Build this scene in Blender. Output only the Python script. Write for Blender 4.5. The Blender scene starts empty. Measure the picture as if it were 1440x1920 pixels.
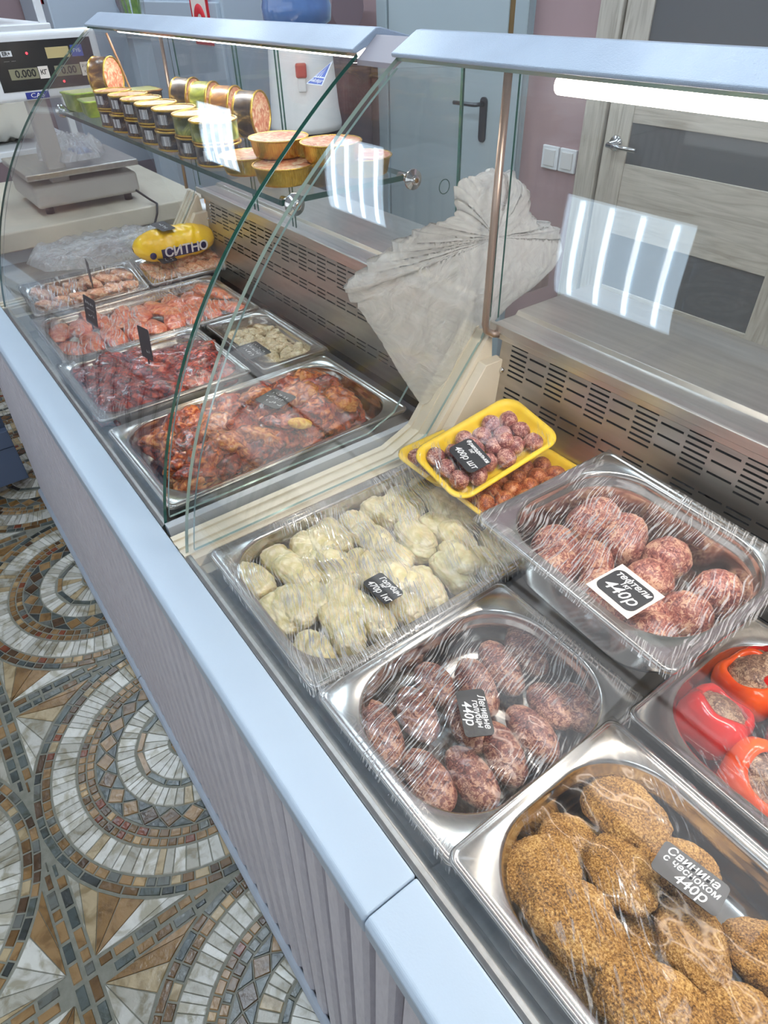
import bpy, bmesh, math, random
from mathutils import Vector, Matrix, noise
random.seed(7)
S = bpy.context.scene
COL = S.collection
PI = math.pi

# ---------------------------------------------------------------- camera, world, exposure
cam_d = bpy.data.cameras.new('camera')
cam = bpy.data.objects.new('camera', cam_d); COL.objects.link(cam)
cam_d.sensor_fit = 'VERTICAL'; cam_d.sensor_height = 36.0; cam_d.lens = 36.0 * 1210.2 / 1920.0
cam_d.clip_start = 0.02; cam_d.clip_end = 50
# rows: image right, image down, view direction, written in world axes
RX = Vector((0.59365985, 0.8043291, -0.02495342)); RY = Vector((0.50320354, -0.39524621, -0.76848334)); RZ = Vector((-0.62797626, 0.44366105, -0.63938305))
m = Matrix.Identity(4)
for i in range(3):
    m[i][0] = RX[i]; m[i][1] = -RY[i]; m[i][2] = -RZ[i]
m[0][3], m[1][3], m[2][3] = 0.0, 0.0, 1.6
cam.matrix_world = m
S.camera = cam
w = bpy.data.worlds.new('world'); S.world = w; w.use_nodes = True
w.node_tree.nodes['Background'].inputs[0].default_value = (0.90, 0.94, 1.0, 1)
w.node_tree.nodes['Background'].inputs[1].default_value = 1.3
S.view_settings.view_transform = 'Standard'; S.view_settings.look = 'None'
S.view_settings.gamma = 1.0; S.view_settings.use_curve_mapping = False
S.view_settings.exposure = 0.22
try:
    S.cycles.transparent_max_bounces = 40; S.cycles.max_bounces = 10
    S.cycles.sample_clamp_indirect = 4.0; S.cycles.sample_clamp_direct = 10.0
except Exception: pass
CEIL = 3.25
LAMP_XY = [(x, y) for y in (0.0, 1.5) for x in (-5.1, -3.32, -1.52, 0.28)]
TUBE_E, PANEL_E, LED_E = 60.0, 4.5, 110.0

# ---------------------------------------------------------------- materials
def srgb(r, g, b):
    f = lambda c: (c/255/12.92) if c/255 <= 0.04045 else ((c/255+0.055)/1.055)**2.4
    return (f(r), f(g), f(b), 1.0)
MATS = {}
class NT:
    def __init__(s, mat): s.m = mat; mat.use_nodes = True; s.t = mat.node_tree; s.n = s.t.nodes; s.l = s.t.links
    def new(s, typ, **kw):
        n = s.n.new(typ)
        for k, v in kw.items():
            if k.startswith('i_'):
                n.inputs[k[2:].replace('_', ' ')].default_value = v
            else: setattr(n, k, v)
        return n
    def link(s, a, b): s.l.new(a, b)
    @property
    def bsdf(s): return s.n['Principled BSDF']
    @property
    def out(s): return s.n['Material Output']
def base(name, col, rough=0.5, metal=0.0, **kw):
    if name in MATS: return MATS[name]
    m = bpy.data.materials.new(name); t = NT(m); b = t.bsdf
    b.inputs['Base Color'].default_value = col; b.inputs['Roughness'].default_value = rough; b.inputs['Metallic'].default_value = metal
    for k, v in kw.items(): b.inputs[k.replace('_', ' ')].default_value = v
    MATS[name] = m; return m
def coords(t, scale=(1,1,1), kind='Object', rot=(0,0,0)):
    c = t.new('ShaderNodeTexCoord'); mp = t.new('ShaderNodeMapping')
    mp.inputs['Scale'].default_value = scale; mp.inputs['Rotation'].default_value = rot
    t.link(c.outputs[kind], mp.inputs['Vector']); return mp.outputs['Vector']
def ramp(t, fac, stops):
    r = t.new('ShaderNodeValToRGB'); e = r.color_ramp.elements
    while len(e) < len(stops): e.new(0.5)
    for i, (p, c) in enumerate(stops): e[i].position = p; e[i].color = c
    t.link(fac, r.inputs['Fac']); return r.outputs['Color']
def noisy(name, stops, scale=20, stretch=(1,1,1), rough=0.5, bump=0.0, bump_scale=None, detail=4, metal=0.0, dist=0.002, coat=0.0, rot=(0,0,0), distort=0.0, kind='Object', **kw):
    if name in MATS: return MATS[name]
    m = base(name, stops[0][1], rough, metal, **kw); t = NT(m); v = coords(t, stretch, kind, rot)
    n = t.new('ShaderNodeTexNoise'); n.inputs['Scale'].default_value = scale; n.inputs['Detail'].default_value = detail
    n.inputs['Distortion'].default_value = distort
    t.link(v, n.inputs['Vector'])
    t.link(ramp(t, n.outputs['Fac'], stops), t.bsdf.inputs['Base Color'])
    if coat: t.bsdf.inputs['Coat Weight'].default_value = coat; t.bsdf.inputs['Coat Roughness'].default_value = 0.12
    if bump:
        n2 = n
        if bump_scale:
            n2 = t.new('ShaderNodeTexNoise'); n2.inputs['Scale'].default_value = bump_scale; n2.inputs['Detail'].default_value = 5; t.link(v, n2.inputs['Vector'])
        b = t.new('ShaderNodeBump'); b.inputs['Strength'].default_value = bump; b.inputs['Distance'].default_value = dist
        t.link(n2.outputs['Fac'], b.inputs['Height']); t.link(b.outputs['Normal'], t.bsdf.inputs['Normal'])
    return m
def emis(name, col, e):
    if name in MATS: return MATS[name]
    m = base(name, col, 0.5); b = NT(m).bsdf
    b.inputs['Emission Color'].default_value = col; b.inputs['Emission Strength'].default_value = e
    return m
def schlick(t, f0, k=1.0):
    lw = t.new('ShaderNodeLayerWeight'); lw.inputs['Blend'].default_value = 0.5
    p = t.new('ShaderNodeMath', operation='POWER'); p.inputs[1].default_value = 4.0; t.link(lw.outputs['Facing'], p.inputs[0])
    a = t.new('ShaderNodeMath', operation='MULTIPLY_ADD'); a.inputs[1].default_value = (1-f0)*k; a.inputs[2].default_value = f0
    t.link(p.outputs[0], a.inputs[0]); return a.outputs[0], lw
def glass(name, tint, f0=0.035, k=0.5, rough=0.0):
    m = bpy.data.materials.new(name); t = NT(m); t.n.remove(t.bsdf)
    tr = t.new('ShaderNodeBsdfTransparent'); tr.inputs[0].default_value = tint
    gl = t.new('ShaderNodeBsdfAnisotropic') if False else t.new('ShaderNodeBsdfGlossy')
    gl.inputs['Roughness'].default_value = rough
    mx = t.new('ShaderNodeMixShader'); f, _ = schlick(t, f0, k); t.link(f, mx.inputs[0])
    t.link(tr.outputs[0], mx.inputs[1]); t.link(gl.outputs[0], mx.inputs[2]); t.link(mx.outputs[0], t.out.inputs[0])
    MATS[name] = m; return m
def film_mat(name, sc=(14, 190, 14), rot=0.0, amount=0.5, haze_glint=0.10, tint=(.97,.97,.97,1), lo=0.56, hi=0.68, bumpd=0.0012, plo=0.42, phi=0.6):
    m = bpy.data.materials.new(name); t = NT(m); t.n.remove(t.bsdf)
    v = coords(t, (1,1,1), 'Object', (0,0,rot))
    w0 = t.new('ShaderNodeTexNoise'); w0.inputs['Scale'].default_value = 7; w0.inputs['Detail'].default_value = 2; t.link(v, w0.inputs['Vector'])
    mixv = t.new('ShaderNodeVectorMath', operation='MULTIPLY_ADD'); mixv.inputs[1].default_value = (0.05,0.05,0.0)
    t.link(w0.outputs['Color'], mixv.inputs[0]); t.link(v, mixv.inputs[2])
    mp = t.new('ShaderNodeMapping'); mp.inputs['Scale'].default_value = sc; t.link(mixv.outputs[0], mp.inputs['Vector'])
    n = t.new('ShaderNodeTexNoise'); n.inputs['Scale'].default_value = 1.0; n.inputs['Detail'].default_value = 3; t.link(mp.outputs[0], n.inputs['Vector'])
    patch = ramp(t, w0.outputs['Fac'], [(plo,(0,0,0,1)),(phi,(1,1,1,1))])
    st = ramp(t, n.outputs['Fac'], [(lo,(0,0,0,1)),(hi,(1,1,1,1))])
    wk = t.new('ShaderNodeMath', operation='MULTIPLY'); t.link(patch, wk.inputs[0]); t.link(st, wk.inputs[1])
    bp = t.new('ShaderNodeBump'); bp.inputs['Strength'].default_value = 0.9; bp.inputs['Distance'].default_value = bumpd; t.link(wk.outputs[0], bp.inputs['Height'])
    f, lw = schlick(t, 0.032, 0.6)
    fa = t.new('ShaderNodeMath', operation='MULTIPLY_ADD'); fa.use_clamp = True; fa.inputs[1].default_value = amount
    t.link(wk.outputs[0], fa.inputs[0]); t.link(f, fa.inputs[2])
    tr = t.new('ShaderNodeBsdfTransparent'); tr.inputs[0].default_value = tint
    gl = t.new('ShaderNodeBsdfGlossy'); gl.inputs['Roughness'].default_value = 0.07; t.link(bp.outputs[0], gl.inputs['Normal'])
    df = t.new('ShaderNodeBsdfDiffuse'); df.inputs[0].default_value = (.9,.9,.9,1)  # diffuse white painted in for highlight streaks on wrinkles, plus faint film haze
    hz = t.new('ShaderNodeMath', operation='MULTIPLY_ADD'); hz.inputs[1].default_value = haze_glint*2.5; hz.inputs[2].default_value = haze_glint*0.06; t.link(wk.outputs[0], hz.inputs[0])
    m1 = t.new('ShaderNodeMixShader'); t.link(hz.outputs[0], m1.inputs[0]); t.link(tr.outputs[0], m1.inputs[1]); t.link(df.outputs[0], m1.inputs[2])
    m2 = t.new('ShaderNodeMixShader'); t.link(fa.outputs[0], m2.inputs[0]); t.link(m1.outputs[0], m2.inputs[1]); t.link(gl.outputs[0], m2.inputs[2])
    t.link(m2.outputs[0], t.out.inputs[0]); MATS[name] = m; return m
def meat(name, dark, mid, fat, scale=170, rough=0.38, fatpos=0.62, coat=0.25, bump=0.5, soft=1.0):
    m = base(name, mid, rough); t = NT(m); v = coords(t)
    n = t.new('ShaderNodeTexNoise'); n.inputs['Scale'].default_value = scale; n.inputs['Detail'].default_value = 5; n.inputs['Roughness'].default_value = 0.6; n.inputs['Distortion'].default_value = 1.6
    n2 = t.new('ShaderNodeTexNoise'); n2.inputs['Scale'].default_value = scale*0.28; n2.inputs['Detail'].default_value = 4; n2.inputs['Distortion'].default_value = 0.8
    t.link(v, n.inputs['Vector']); t.link(v, n2.inputs['Vector'])
    add = t.new('ShaderNodeMath', operation='MULTIPLY_ADD'); add.inputs[1].default_value = 0.62; t.link(n.outputs['Fac'], add.inputs[0])
    sc = t.new('ShaderNodeMath', operation='MULTIPLY'); sc.inputs[1].default_value = 0.38; t.link(n2.outputs['Fac'], sc.inputs[0]); t.link(sc.outputs[0], add.inputs[2])
    col = ramp(t, add.outputs[0], [(0.42, dark), (0.475, mid), (0.51, mid), (0.56, fat)])
    t.link(col, t.bsdf.inputs['Base Color'])
    b = t.new('ShaderNodeBump'); b.inputs['Strength'].default_value = bump; b.inputs['Distance'].default_value = 0.003
    t.link(add.outputs[0], b.inputs['Height']); t.link(b.outputs[0], t.bsdf.inputs['Normal'])
    t.bsdf.inputs['Coat Weight'].default_value = coat; t.bsdf.inputs['Coat Roughness'].default_value = 0.18
    t.bsdf.inputs['Subsurface Weight'].default_value = 0.08; t.bsdf.inputs['Subsurface Radius'].default_value = (0.01,0.004,0.003)
    return m

def steel(name, c, rough, stretch, bump=0.15, sc=6, c2=None):
    c2 = c2 or tuple(x*0.82 for x in c[:3])+(1,)
    return noisy(name, [(0.3, c2), (0.7, c)], sc, stretch, rough, bump, None, 6, 1.0, 0.0006)
STEEL = steel('brushed steel', srgb(214,210,204), 0.30, (1,14,14))
STEEL_PAN = steel('pan steel', srgb(218,214,208), 0.16, (3,3,3), 0.05, 8)
STEEL_DECK = steel('deck steel', srgb(196,194,190), 0.33, (14,1,14))
STEEL_DARK = steel('perforated steel', srgb(186,180,172), 0.36, (1,9,9), 0.1, 9)
CHROME = base('chrome', srgb(225,225,225), 0.12, 1.0)
TUBE_BRONZE = base('brownish metal tube', srgb(176,158,146), 0.33, 0.85)
SLOT_SHADE = base('painted slot shade', srgb(16,15,15), 0.9)
RAIL = noisy('pale blue lacquered rail', [(0.3, srgb(174,190,206)), (0.7, srgb(180,196,211))], 3, (1,1,1), 0.33, 0.05, 400)
STRIP = base('blue grey edge strip', srgb(170,180,192), 0.4)
SLAT = noisy('mauve grey embossed slat', [(0.3, srgb(202,200,208)), (0.7, srgb(216,214,221))], 30, (6,6,1), 0.42, 0.5, 260, dist=0.0012)
SLATGAP = base('slat groove', srgb(128,124,131), 0.7)
CANOPY = noisy('blue grey hammered paint', [(0.3, srgb(158,174,194)), (0.7, srgb(170,187,206))], 12, (1,1,1), 0.30, 0.55, 520, dist=0.0012, coat=0.15)
CREAM = noisy('cream plastic', [(0.3, srgb(205,196,176)), (0.7, srgb(218,210,192))], 8, (1,1,1), 0.35)
RIBGREY = base('grey ribbed plastic', srgb(170,172,172), 0.4)
GLASS = glass('clear glass', (0.975,0.985,0.982,1))
GLASSF = glass('curved front glass', (0.985,0.99,0.99,1), 0.045, 0.45)
GLASS_EDGE = base('green glass edge', srgb(24,74,66), 0.15, 0.0, Coat_Weight=0.5)
GLASS_EDGE2 = base('pale glass edge', srgb(150,172,165), 0.12, 0.3)
BLACKCARD = base('black chalk card', srgb(34,35,38), 0.45)
WHITEINK = base('white chalk ink', srgb(240,240,240), 0.6)
PAPER = base('white paper', srgb(235,228,220), 0.7)
YFOAM = noisy('yellow foam tray', [(0.3, srgb(236,196,30)), (0.7, srgb(244,210,56))], 40, (1,1,1), 0.42, 0.15, 300)
MINCE = meat('raw mince', srgb(96,36,34), srgb(150,86,74), srgb(208,166,138), 165)
MINCE_D = meat('raw mince ovals', srgb(72,30,30), srgb(122,68,60), srgb(184,140,116), 180)
MINCE_S = meat('raw mince small', srgb(98,38,40), srgb(146,80,76), srgb(210,166,148), 230)
MINCE_O = meat('orange tinted mince', srgb(112,42,18), srgb(170,86,44), srgb(214,148,94), 230)
FILLING = meat('pepper filling', srgb(84,56,46), srgb(130,98,80), srgb(182,156,128), 260, 0.5)
CHICK = meat('marinated chicken', srgb(84,20,6), srgb(166,60,18), srgb(220,124,54), 64, 0.26, 0.66, 0.9, 0.7)
CHICK2 = meat('marinated chicken skin', srgb(124,46,14), srgb(192,100,42), srgb(228,156,88), 56, 0.24, 0.66, 0.9, 0.6)
CHICK3 = meat('dark marinated meat', srgb(74,16,8), srgb(140,44,22), srgb(196,92,48), 60, 0.24, 0.70, 0.9, 0.7)
DARKMEAT = meat('dark red marinated meat', srgb(60,8,4), srgb(130,28,12), srgb(186,70,34), 60, 0.2, 0.74, 1.0, 0.8)
REDMEAT = meat('light red marinated meat', srgb(178,62,26), srgb(216,116,72), srgb(232,172,132), 34, 0.3, 0.62, 0.6, 0.4)
PALEMEAT = meat('pale raw poultry', srgb(188,118,86), srgb(218,166,130), srgb(234,204,174), 46, 0.3, 0.62, 0.6, 0.4)
PALEMINCE = meat('pale poultry salad', srgb(178,156,116), srgb(218,200,164), srgb(236,226,196), 90, 0.4, 0.6, 0.5, 0.5)
CABBAGE = noisy('boiled cabbage leaf', [(0.30, srgb(196,184,128)), (0.46, srgb(216,202,154)), (0.62, srgb(238,226,194))], 30, (1,1,1), 0.32, 0.6, 90, 5, dist=0.004, coat=0.5, distort=2.0, Subsurface_Weight=0.15)
CRUMB = None
def crumb():
    m = base('breadcrumb', srgb(168,122,62), 0.85); t = NT(m); v = coords(t)
    n = t.new('ShaderNodeTexNoise'); n.inputs['Scale'].default_value = 430; n.inputs['Detail'].default_value = 3; n.inputs['Roughness'].default_value = 0.7; t.link(v, n.inputs['Vector'])
    n2 = t.new('ShaderNodeTexNoise'); n2.inputs['Scale'].default_value = 30; t.link(v, n2.inputs['Vector'])
    ad = t.new('ShaderNodeMath', operation='MULTIPLY_ADD'); ad.inputs[1].default_value = 0.25; t.link(n2.outputs['Fac'], ad.inputs[0])
    s_ = t.new('ShaderNodeMath', operation='MULTIPLY'); s_.inputs[1].default_value = 0.78; t.link(n.outputs['Fac'], s_.inputs[0]); t.link(s_.outputs[0], ad.inputs[2])
    t.link(ramp(t, ad.outputs[0], [(0.36, srgb(58,34,12)), (0.45, srgb(132,90,38)), (0.54, srgb(178,130,64)), (0.64, srgb(218,178,112))]), t.bsdf.inputs['Base Color'])
    b = t.new('ShaderNodeBump'); b.inputs['Strength'].default_value = 1.0; b.inputs['Distance'].default_value = 0.002; t.link(n.outputs['Fac'], b.inputs['Height']); t.link(b.outputs[0], t.bsdf.inputs['Normal'])
    return m
CRUMB = crumb()
PEPPER = noisy('red sweet pepper skin', [(0.3, srgb(176,14,10)), (0.55, srgb(206,24,14)), (0.8, srgb(226,60,20))], 12, (1,1,1), 0.18, coat=0.6)
PEPPER_O = noisy('orange red pepper skin', [(0.3, srgb(206,50,12)), (0.55, srgb(232,88,18)), (0.8, srgb(240,120,30))], 14, (1,1,1), 0.18, coat=0.6)
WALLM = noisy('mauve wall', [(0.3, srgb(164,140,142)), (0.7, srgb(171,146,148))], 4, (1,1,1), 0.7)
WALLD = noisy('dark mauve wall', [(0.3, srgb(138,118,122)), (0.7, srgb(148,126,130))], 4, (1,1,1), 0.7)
OAK = noisy('bleached oak veneer', [(0.25, srgb(158,150,138)), (0.5, srgb(186,180,169)), (0.8, srgb(204,199,188))], 4.5, (1,1,11), 0.5, 0.15, None, 8, distort=1.2)
OAKH = noisy('bleached oak veneer along the rails', [(0.25, srgb(158,150,138)), (0.5, srgb(186,180,169)), (0.8, srgb(204,199,188))], 4.5, (0.8,1,11), 0.5, 0.15, None, 8, distort=1.6)
OAKV = noisy('bleached oak veneer along the stiles', [(0.25, srgb(158,150,138)), (0.5, srgb(186,180,169)), (0.8, srgb(204,199,188))], 4.5, (11,1,0.8), 0.5, 0.15, None, 8, distort=1.6)
DOORGLASS = base('grey satin door glass', srgb(100,100,101), 0.32)
GREYDOOR = base('blue grey steel door', srgb(172,186,192), 0.45)
WHITEP = base('white plastic', srgb(226,230,234), 0.35)
GREYP = base('grey plastic', srgb(150,152,152), 0.4)
DARKP = base('black plastic', srgb(30,31,34), 0.35)
GOLD = base('gold foil', srgb(214,176,84), 0.25, 0.9)

# ---------------------------------------------------------------- mesh helpers
class MB:
    def __init__(s): s.v = []; s.f = []; s.mi = []; s.sm = []
    def add(s, vs, fs, mi=0, smooth=False):
        o = len(s.v); s.v += [tuple(p) for p in vs]
        for f in fs: s.f.append(tuple(i+o for i in f)); s.mi.append(mi); s.sm.append(smooth)
        return s
    def box(s, x0, x1, y0, y1, z0, z1, mi=0, M=None):
        vs = [Vector((x, y, z)) for z in (z0, z1) for y in (y0, y1) for x in (x0, x1)]
        if M is not None: vs = [M @ v for v in vs]
        return s.add(vs, [(0,2,3,1),(4,5,7,6),(0,1,5,4),(2,6,7,3),(0,4,6,2),(1,3,7,5)], mi)
    def prism_x(s, prof, x0, x1, mi=0, smooth=False, caps=True):      # closed (y,z) profile swept along x
        n = len(prof); vs = [(x0, y, z) for y, z in prof] + [(x1, y, z) for y, z in prof]
        fs = [(i, (i+1) % n, n+(i+1) % n, n+i) for i in range(n)]
        s.add(vs, fs, mi, smooth)
        if caps: s.add(vs, [tuple(range(n))[::-1], tuple(range(n, 2*n))], mi)
        return s
    def prism_z(s, poly, z0, z1, mi=0, smooth=False):
        n = len(poly); vs = [(x, y, z0) for x, y in poly] + [(x, y, z1) for x, y in poly]
        s.add(vs, [(i, (i+1) % n, n+(i+1) % n, n+i) for i in range(n)], mi, smooth)
        s.add(vs, [tuple(range(n))[::-1], tuple(range(n, 2*n))], mi); return s
    def lathe(s, prof, seg=32, c=(0,0,0), mi=0, M=None, smooth=True, mis=None):      # (r,z)
        vs = []
        for r, z in prof:
            for k in range(seg):
                a = 2*PI*k/seg; v = Vector((r*math.cos(a), r*math.sin(a), z))
                if M is not None: v = M @ v
                vs.append(v + Vector(c))
        o = len(s.v); s.v += [tuple(p) for p in vs]
        for i in range(len(prof)-1):
            for k in range(seg):
                s.f.append((o+i*seg+k, o+i*seg+(k+1) % seg, o+(i+1)*seg+(k+1) % seg, o+(i+1)*seg+k)); s.mi.append(mis[i] if mis else mi); s.sm.append(smooth)
        return s
    def tube(s, pts, r, seg=12, mi=0, caps=True):
        pts = [Vector(p) for p in pts]; rings = []
        up = Vector((0,0,1))
        prev = None
        for i, p in enumerate(pts):
            d = (pts[min(i+1, len(pts)-1)] - pts[max(i-1, 0)]).normalized()
            if prev is None:
                a = d.cross(up)
                if a.length < 1e-3: a = d.cross(Vector((1,0,0)))
                a.normalize()
            else:
                a = (prev - d*prev.dot(d)).normalized()
            prev = a; b = d.cross(a)
            rr = r[i] if isinstance(r, (list, tuple)) else r
            rings.append([p + (a*math.cos(2*PI*k/seg) + b*math.sin(2*PI*k/seg))*rr for k in range(seg)])
        vs = [v for rg in rings for v in rg]
        fs = [(i*seg+k, i*seg+(k+1) % seg, (i+1)*seg+(k+1) % seg, (i+1)*seg+k) for i in range(len(pts)-1) for k in range(seg)]
        s.add(vs, fs, mi, True)
        if caps:
            s.add(vs, [tuple(range(seg))[::-1], tuple(range(len(vs)-seg, len(vs)))], mi)
        return s
    def grid(s, fn, nu, nv, mi=0, smooth=True):
        vs = [fn(i/nu, j/nv) for j in range(nv+1) for i in range(nu+1)]
        fs = [(j*(nu+1)+i, j*(nu+1)+i+1, (j+1)*(nu+1)+i+1, (j+1)*(nu+1)+i) for j in range(nv) for i in range(nu)]
        return s.add(vs, fs, mi, smooth)
    def mesh(s, name, mats):
        me = bpy.data.meshes.new(name); me.from_pydata(s.v, [], s.f)
        for mt in (mats if isinstance(mats, (list, tuple)) else [mats]): me.materials.append(mt)
        me.polygons.foreach_set('material_index', s.mi); me.polygons.foreach_set('use_smooth', s.sm)
        me.update(); return me
    def obj(s, name, mats, parent=None, bevel=0, seg=2, fix=True):
        me = s.mesh(name, mats)
        if fix:
            bm = bmesh.new(); bm.from_mesh(me); bmesh.ops.remove_doubles(bm, verts=bm.verts, dist=1e-6); bmesh.ops.recalc_face_normals(bm, faces=bm.faces); bm.to_mesh(me); bm.free()
        o = bpy.data.objects.new(name, me); COL.objects.link(o)
        if parent: o.parent = parent
        if bevel:
            md = o.modifiers.new('bevel', 'BEVEL'); md.width = bevel; md.segments = seg; md.limit_method = 'ANGLE'; md.angle_limit = 0.6
            md.harden_normals = False
        return o
def tag(o, label, cat, group=None):
    o['label'] = label; o['category'] = cat
    if group: o['group'] = group
    return o
def struct(o): o['kind'] = 'structure'; return o
def thing(name, label, cat, loc=(0,0,0), rotz=0.0, group=None, rot=None):
    o = bpy.data.objects.new(name, None); COL.objects.link(o); o.empty_display_size = 0.05
    o.location = loc; o.rotation_euler = rot if rot else (0,0,rotz)
    return tag(o, label, cat, group)
def dup(root, loc=None, rot=None, label=None, group=None, scale=None):
    r = root.copy(); COL.objects.link(r)
    if loc: r.location = loc
    if rot is not None: r.rotation_euler = rot
    if scale: r.scale = scale
    if label: r['label'] = label
    if group: r['group'] = group
    for ch in list(root.children):
        c = ch.copy(); COL.objects.link(c); c.parent = r
        for g in ch.children:
            d = g.copy(); COL.objects.link(d); d.parent = c
    return r
def rrect(hx, hy, r, k=6):
    pts = []
    for cx, cy, a0 in ((hx-r, hy-r, 0), (-hx+r, hy-r, PI/2), (-hx+r, -hy+r, PI), (hx-r, -hy+r, 1.5*PI)):
        for i in range(k+1):
            a = a0 + PI/2*i/k; pts.append((cx+r*math.cos(a), cy+r*math.sin(a)))
    return pts
def loft(mb, loops, k=6, close_last=True, mi=0, smooth=True, sub=0):   # loops: (hx,hy,r,z)
    rings = [[(x, y, z) for x, y in rrect(hx, hy, r, k)] for hx, hy, r, z in loops]
    n = len(rings[0]); vs = [p for rg in rings for p in rg]
    fs = [(i*n+j, i*n+(j+1) % n, (i+1)*n+(j+1) % n, (i+1)*n+j) for i in range(len(rings)-1) for j in range(n)]
    mb.add(vs, fs, mi, smooth)
    if close_last: mb.add(rings[-1], [tuple(range(n))], mi, smooth)
    return mb
def fbm(p, s, seed=0, oct=3):
    p = Vector(p)*s + Vector((seed*13.7, seed*7.1, seed*3.3)); a = 0; amp = 1; 
    for _ in range(oct): a += noise.noise(p)*amp; p = p*2.03; amp *= 0.5
    return a
def blob(name, mat, size, seed=0, sub=4, amp=0.12, freq=1.6, fine=0.03, flat=0.0, fn=None, grit=0.0):
    bm = bmesh.new(); bmesh.ops.create_icosphere(bm, subdivisions=sub, radius=1.0)
    for v in bm.verts:
        p = v.co.normalized(); d = 1 + amp*fbm(p, freq, seed) + fine*fbm(p, freq*5, seed+5)
        if grit: d += grit*noise.noise(p*34+Vector((seed,0,0))) + grit*0.6*noise.noise(p*70)
        q = p*d
        if fn: q = fn(q, p)
        z = q.z
        if flat and z < -flat: z = -flat + (z+flat)*0.15
        v.co = Vector((q.x*size[0], q.y*size[1], z*size[2]))
    for f in bm.faces: f.smooth = True
    me = bpy.data.meshes.new(name); bm.to_mesh(me); bm.free(); me.materials.append(mat); return me
def inst(name, me, loc, rot=(0,0,0), scale=(1,1,1), parent=None):
    o = bpy.data.objects.new(name, me); COL.objects.link(o); o.location = loc; o.rotation_euler = rot; o.scale = scale
    if parent: o.parent = parent
    return o
def text(name, body, size, loc, rot, mat, parent, shear=0.25, sx=1.0, align='CENTER', ext=0.0002, bold=0.0):
    cu = bpy.data.curves.new(name, 'FONT'); cu.body = body; cu.size = size; cu.align_x = align; cu.align_y = 'CENTER'
    cu.shear = shear; cu.extrude = ext; cu.offset = bold; cu.resolution_u = 2; cu.space_line = 0.8
    o = bpy.data.objects.new(name, cu); COL.objects.link(o); o.parent = parent; o.location = loc; o.rotation_euler = rot; o.scale = (sx,1,1)
    bpy.context.view_layer.update()
    dg = bpy.context.evaluated_depsgraph_get(); me = bpy.data.meshes.new_from_object(o.evaluated_get(dg))
    me.materials.clear(); me.materials.append(mat)
    r = bpy.data.objects.new(name, me); COL.objects.link(r); r.parent = parent; r.location = loc; r.rotation_euler = rot; r.scale = (sx,1,1)
    bpy.data.objects.remove(o); return r

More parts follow.
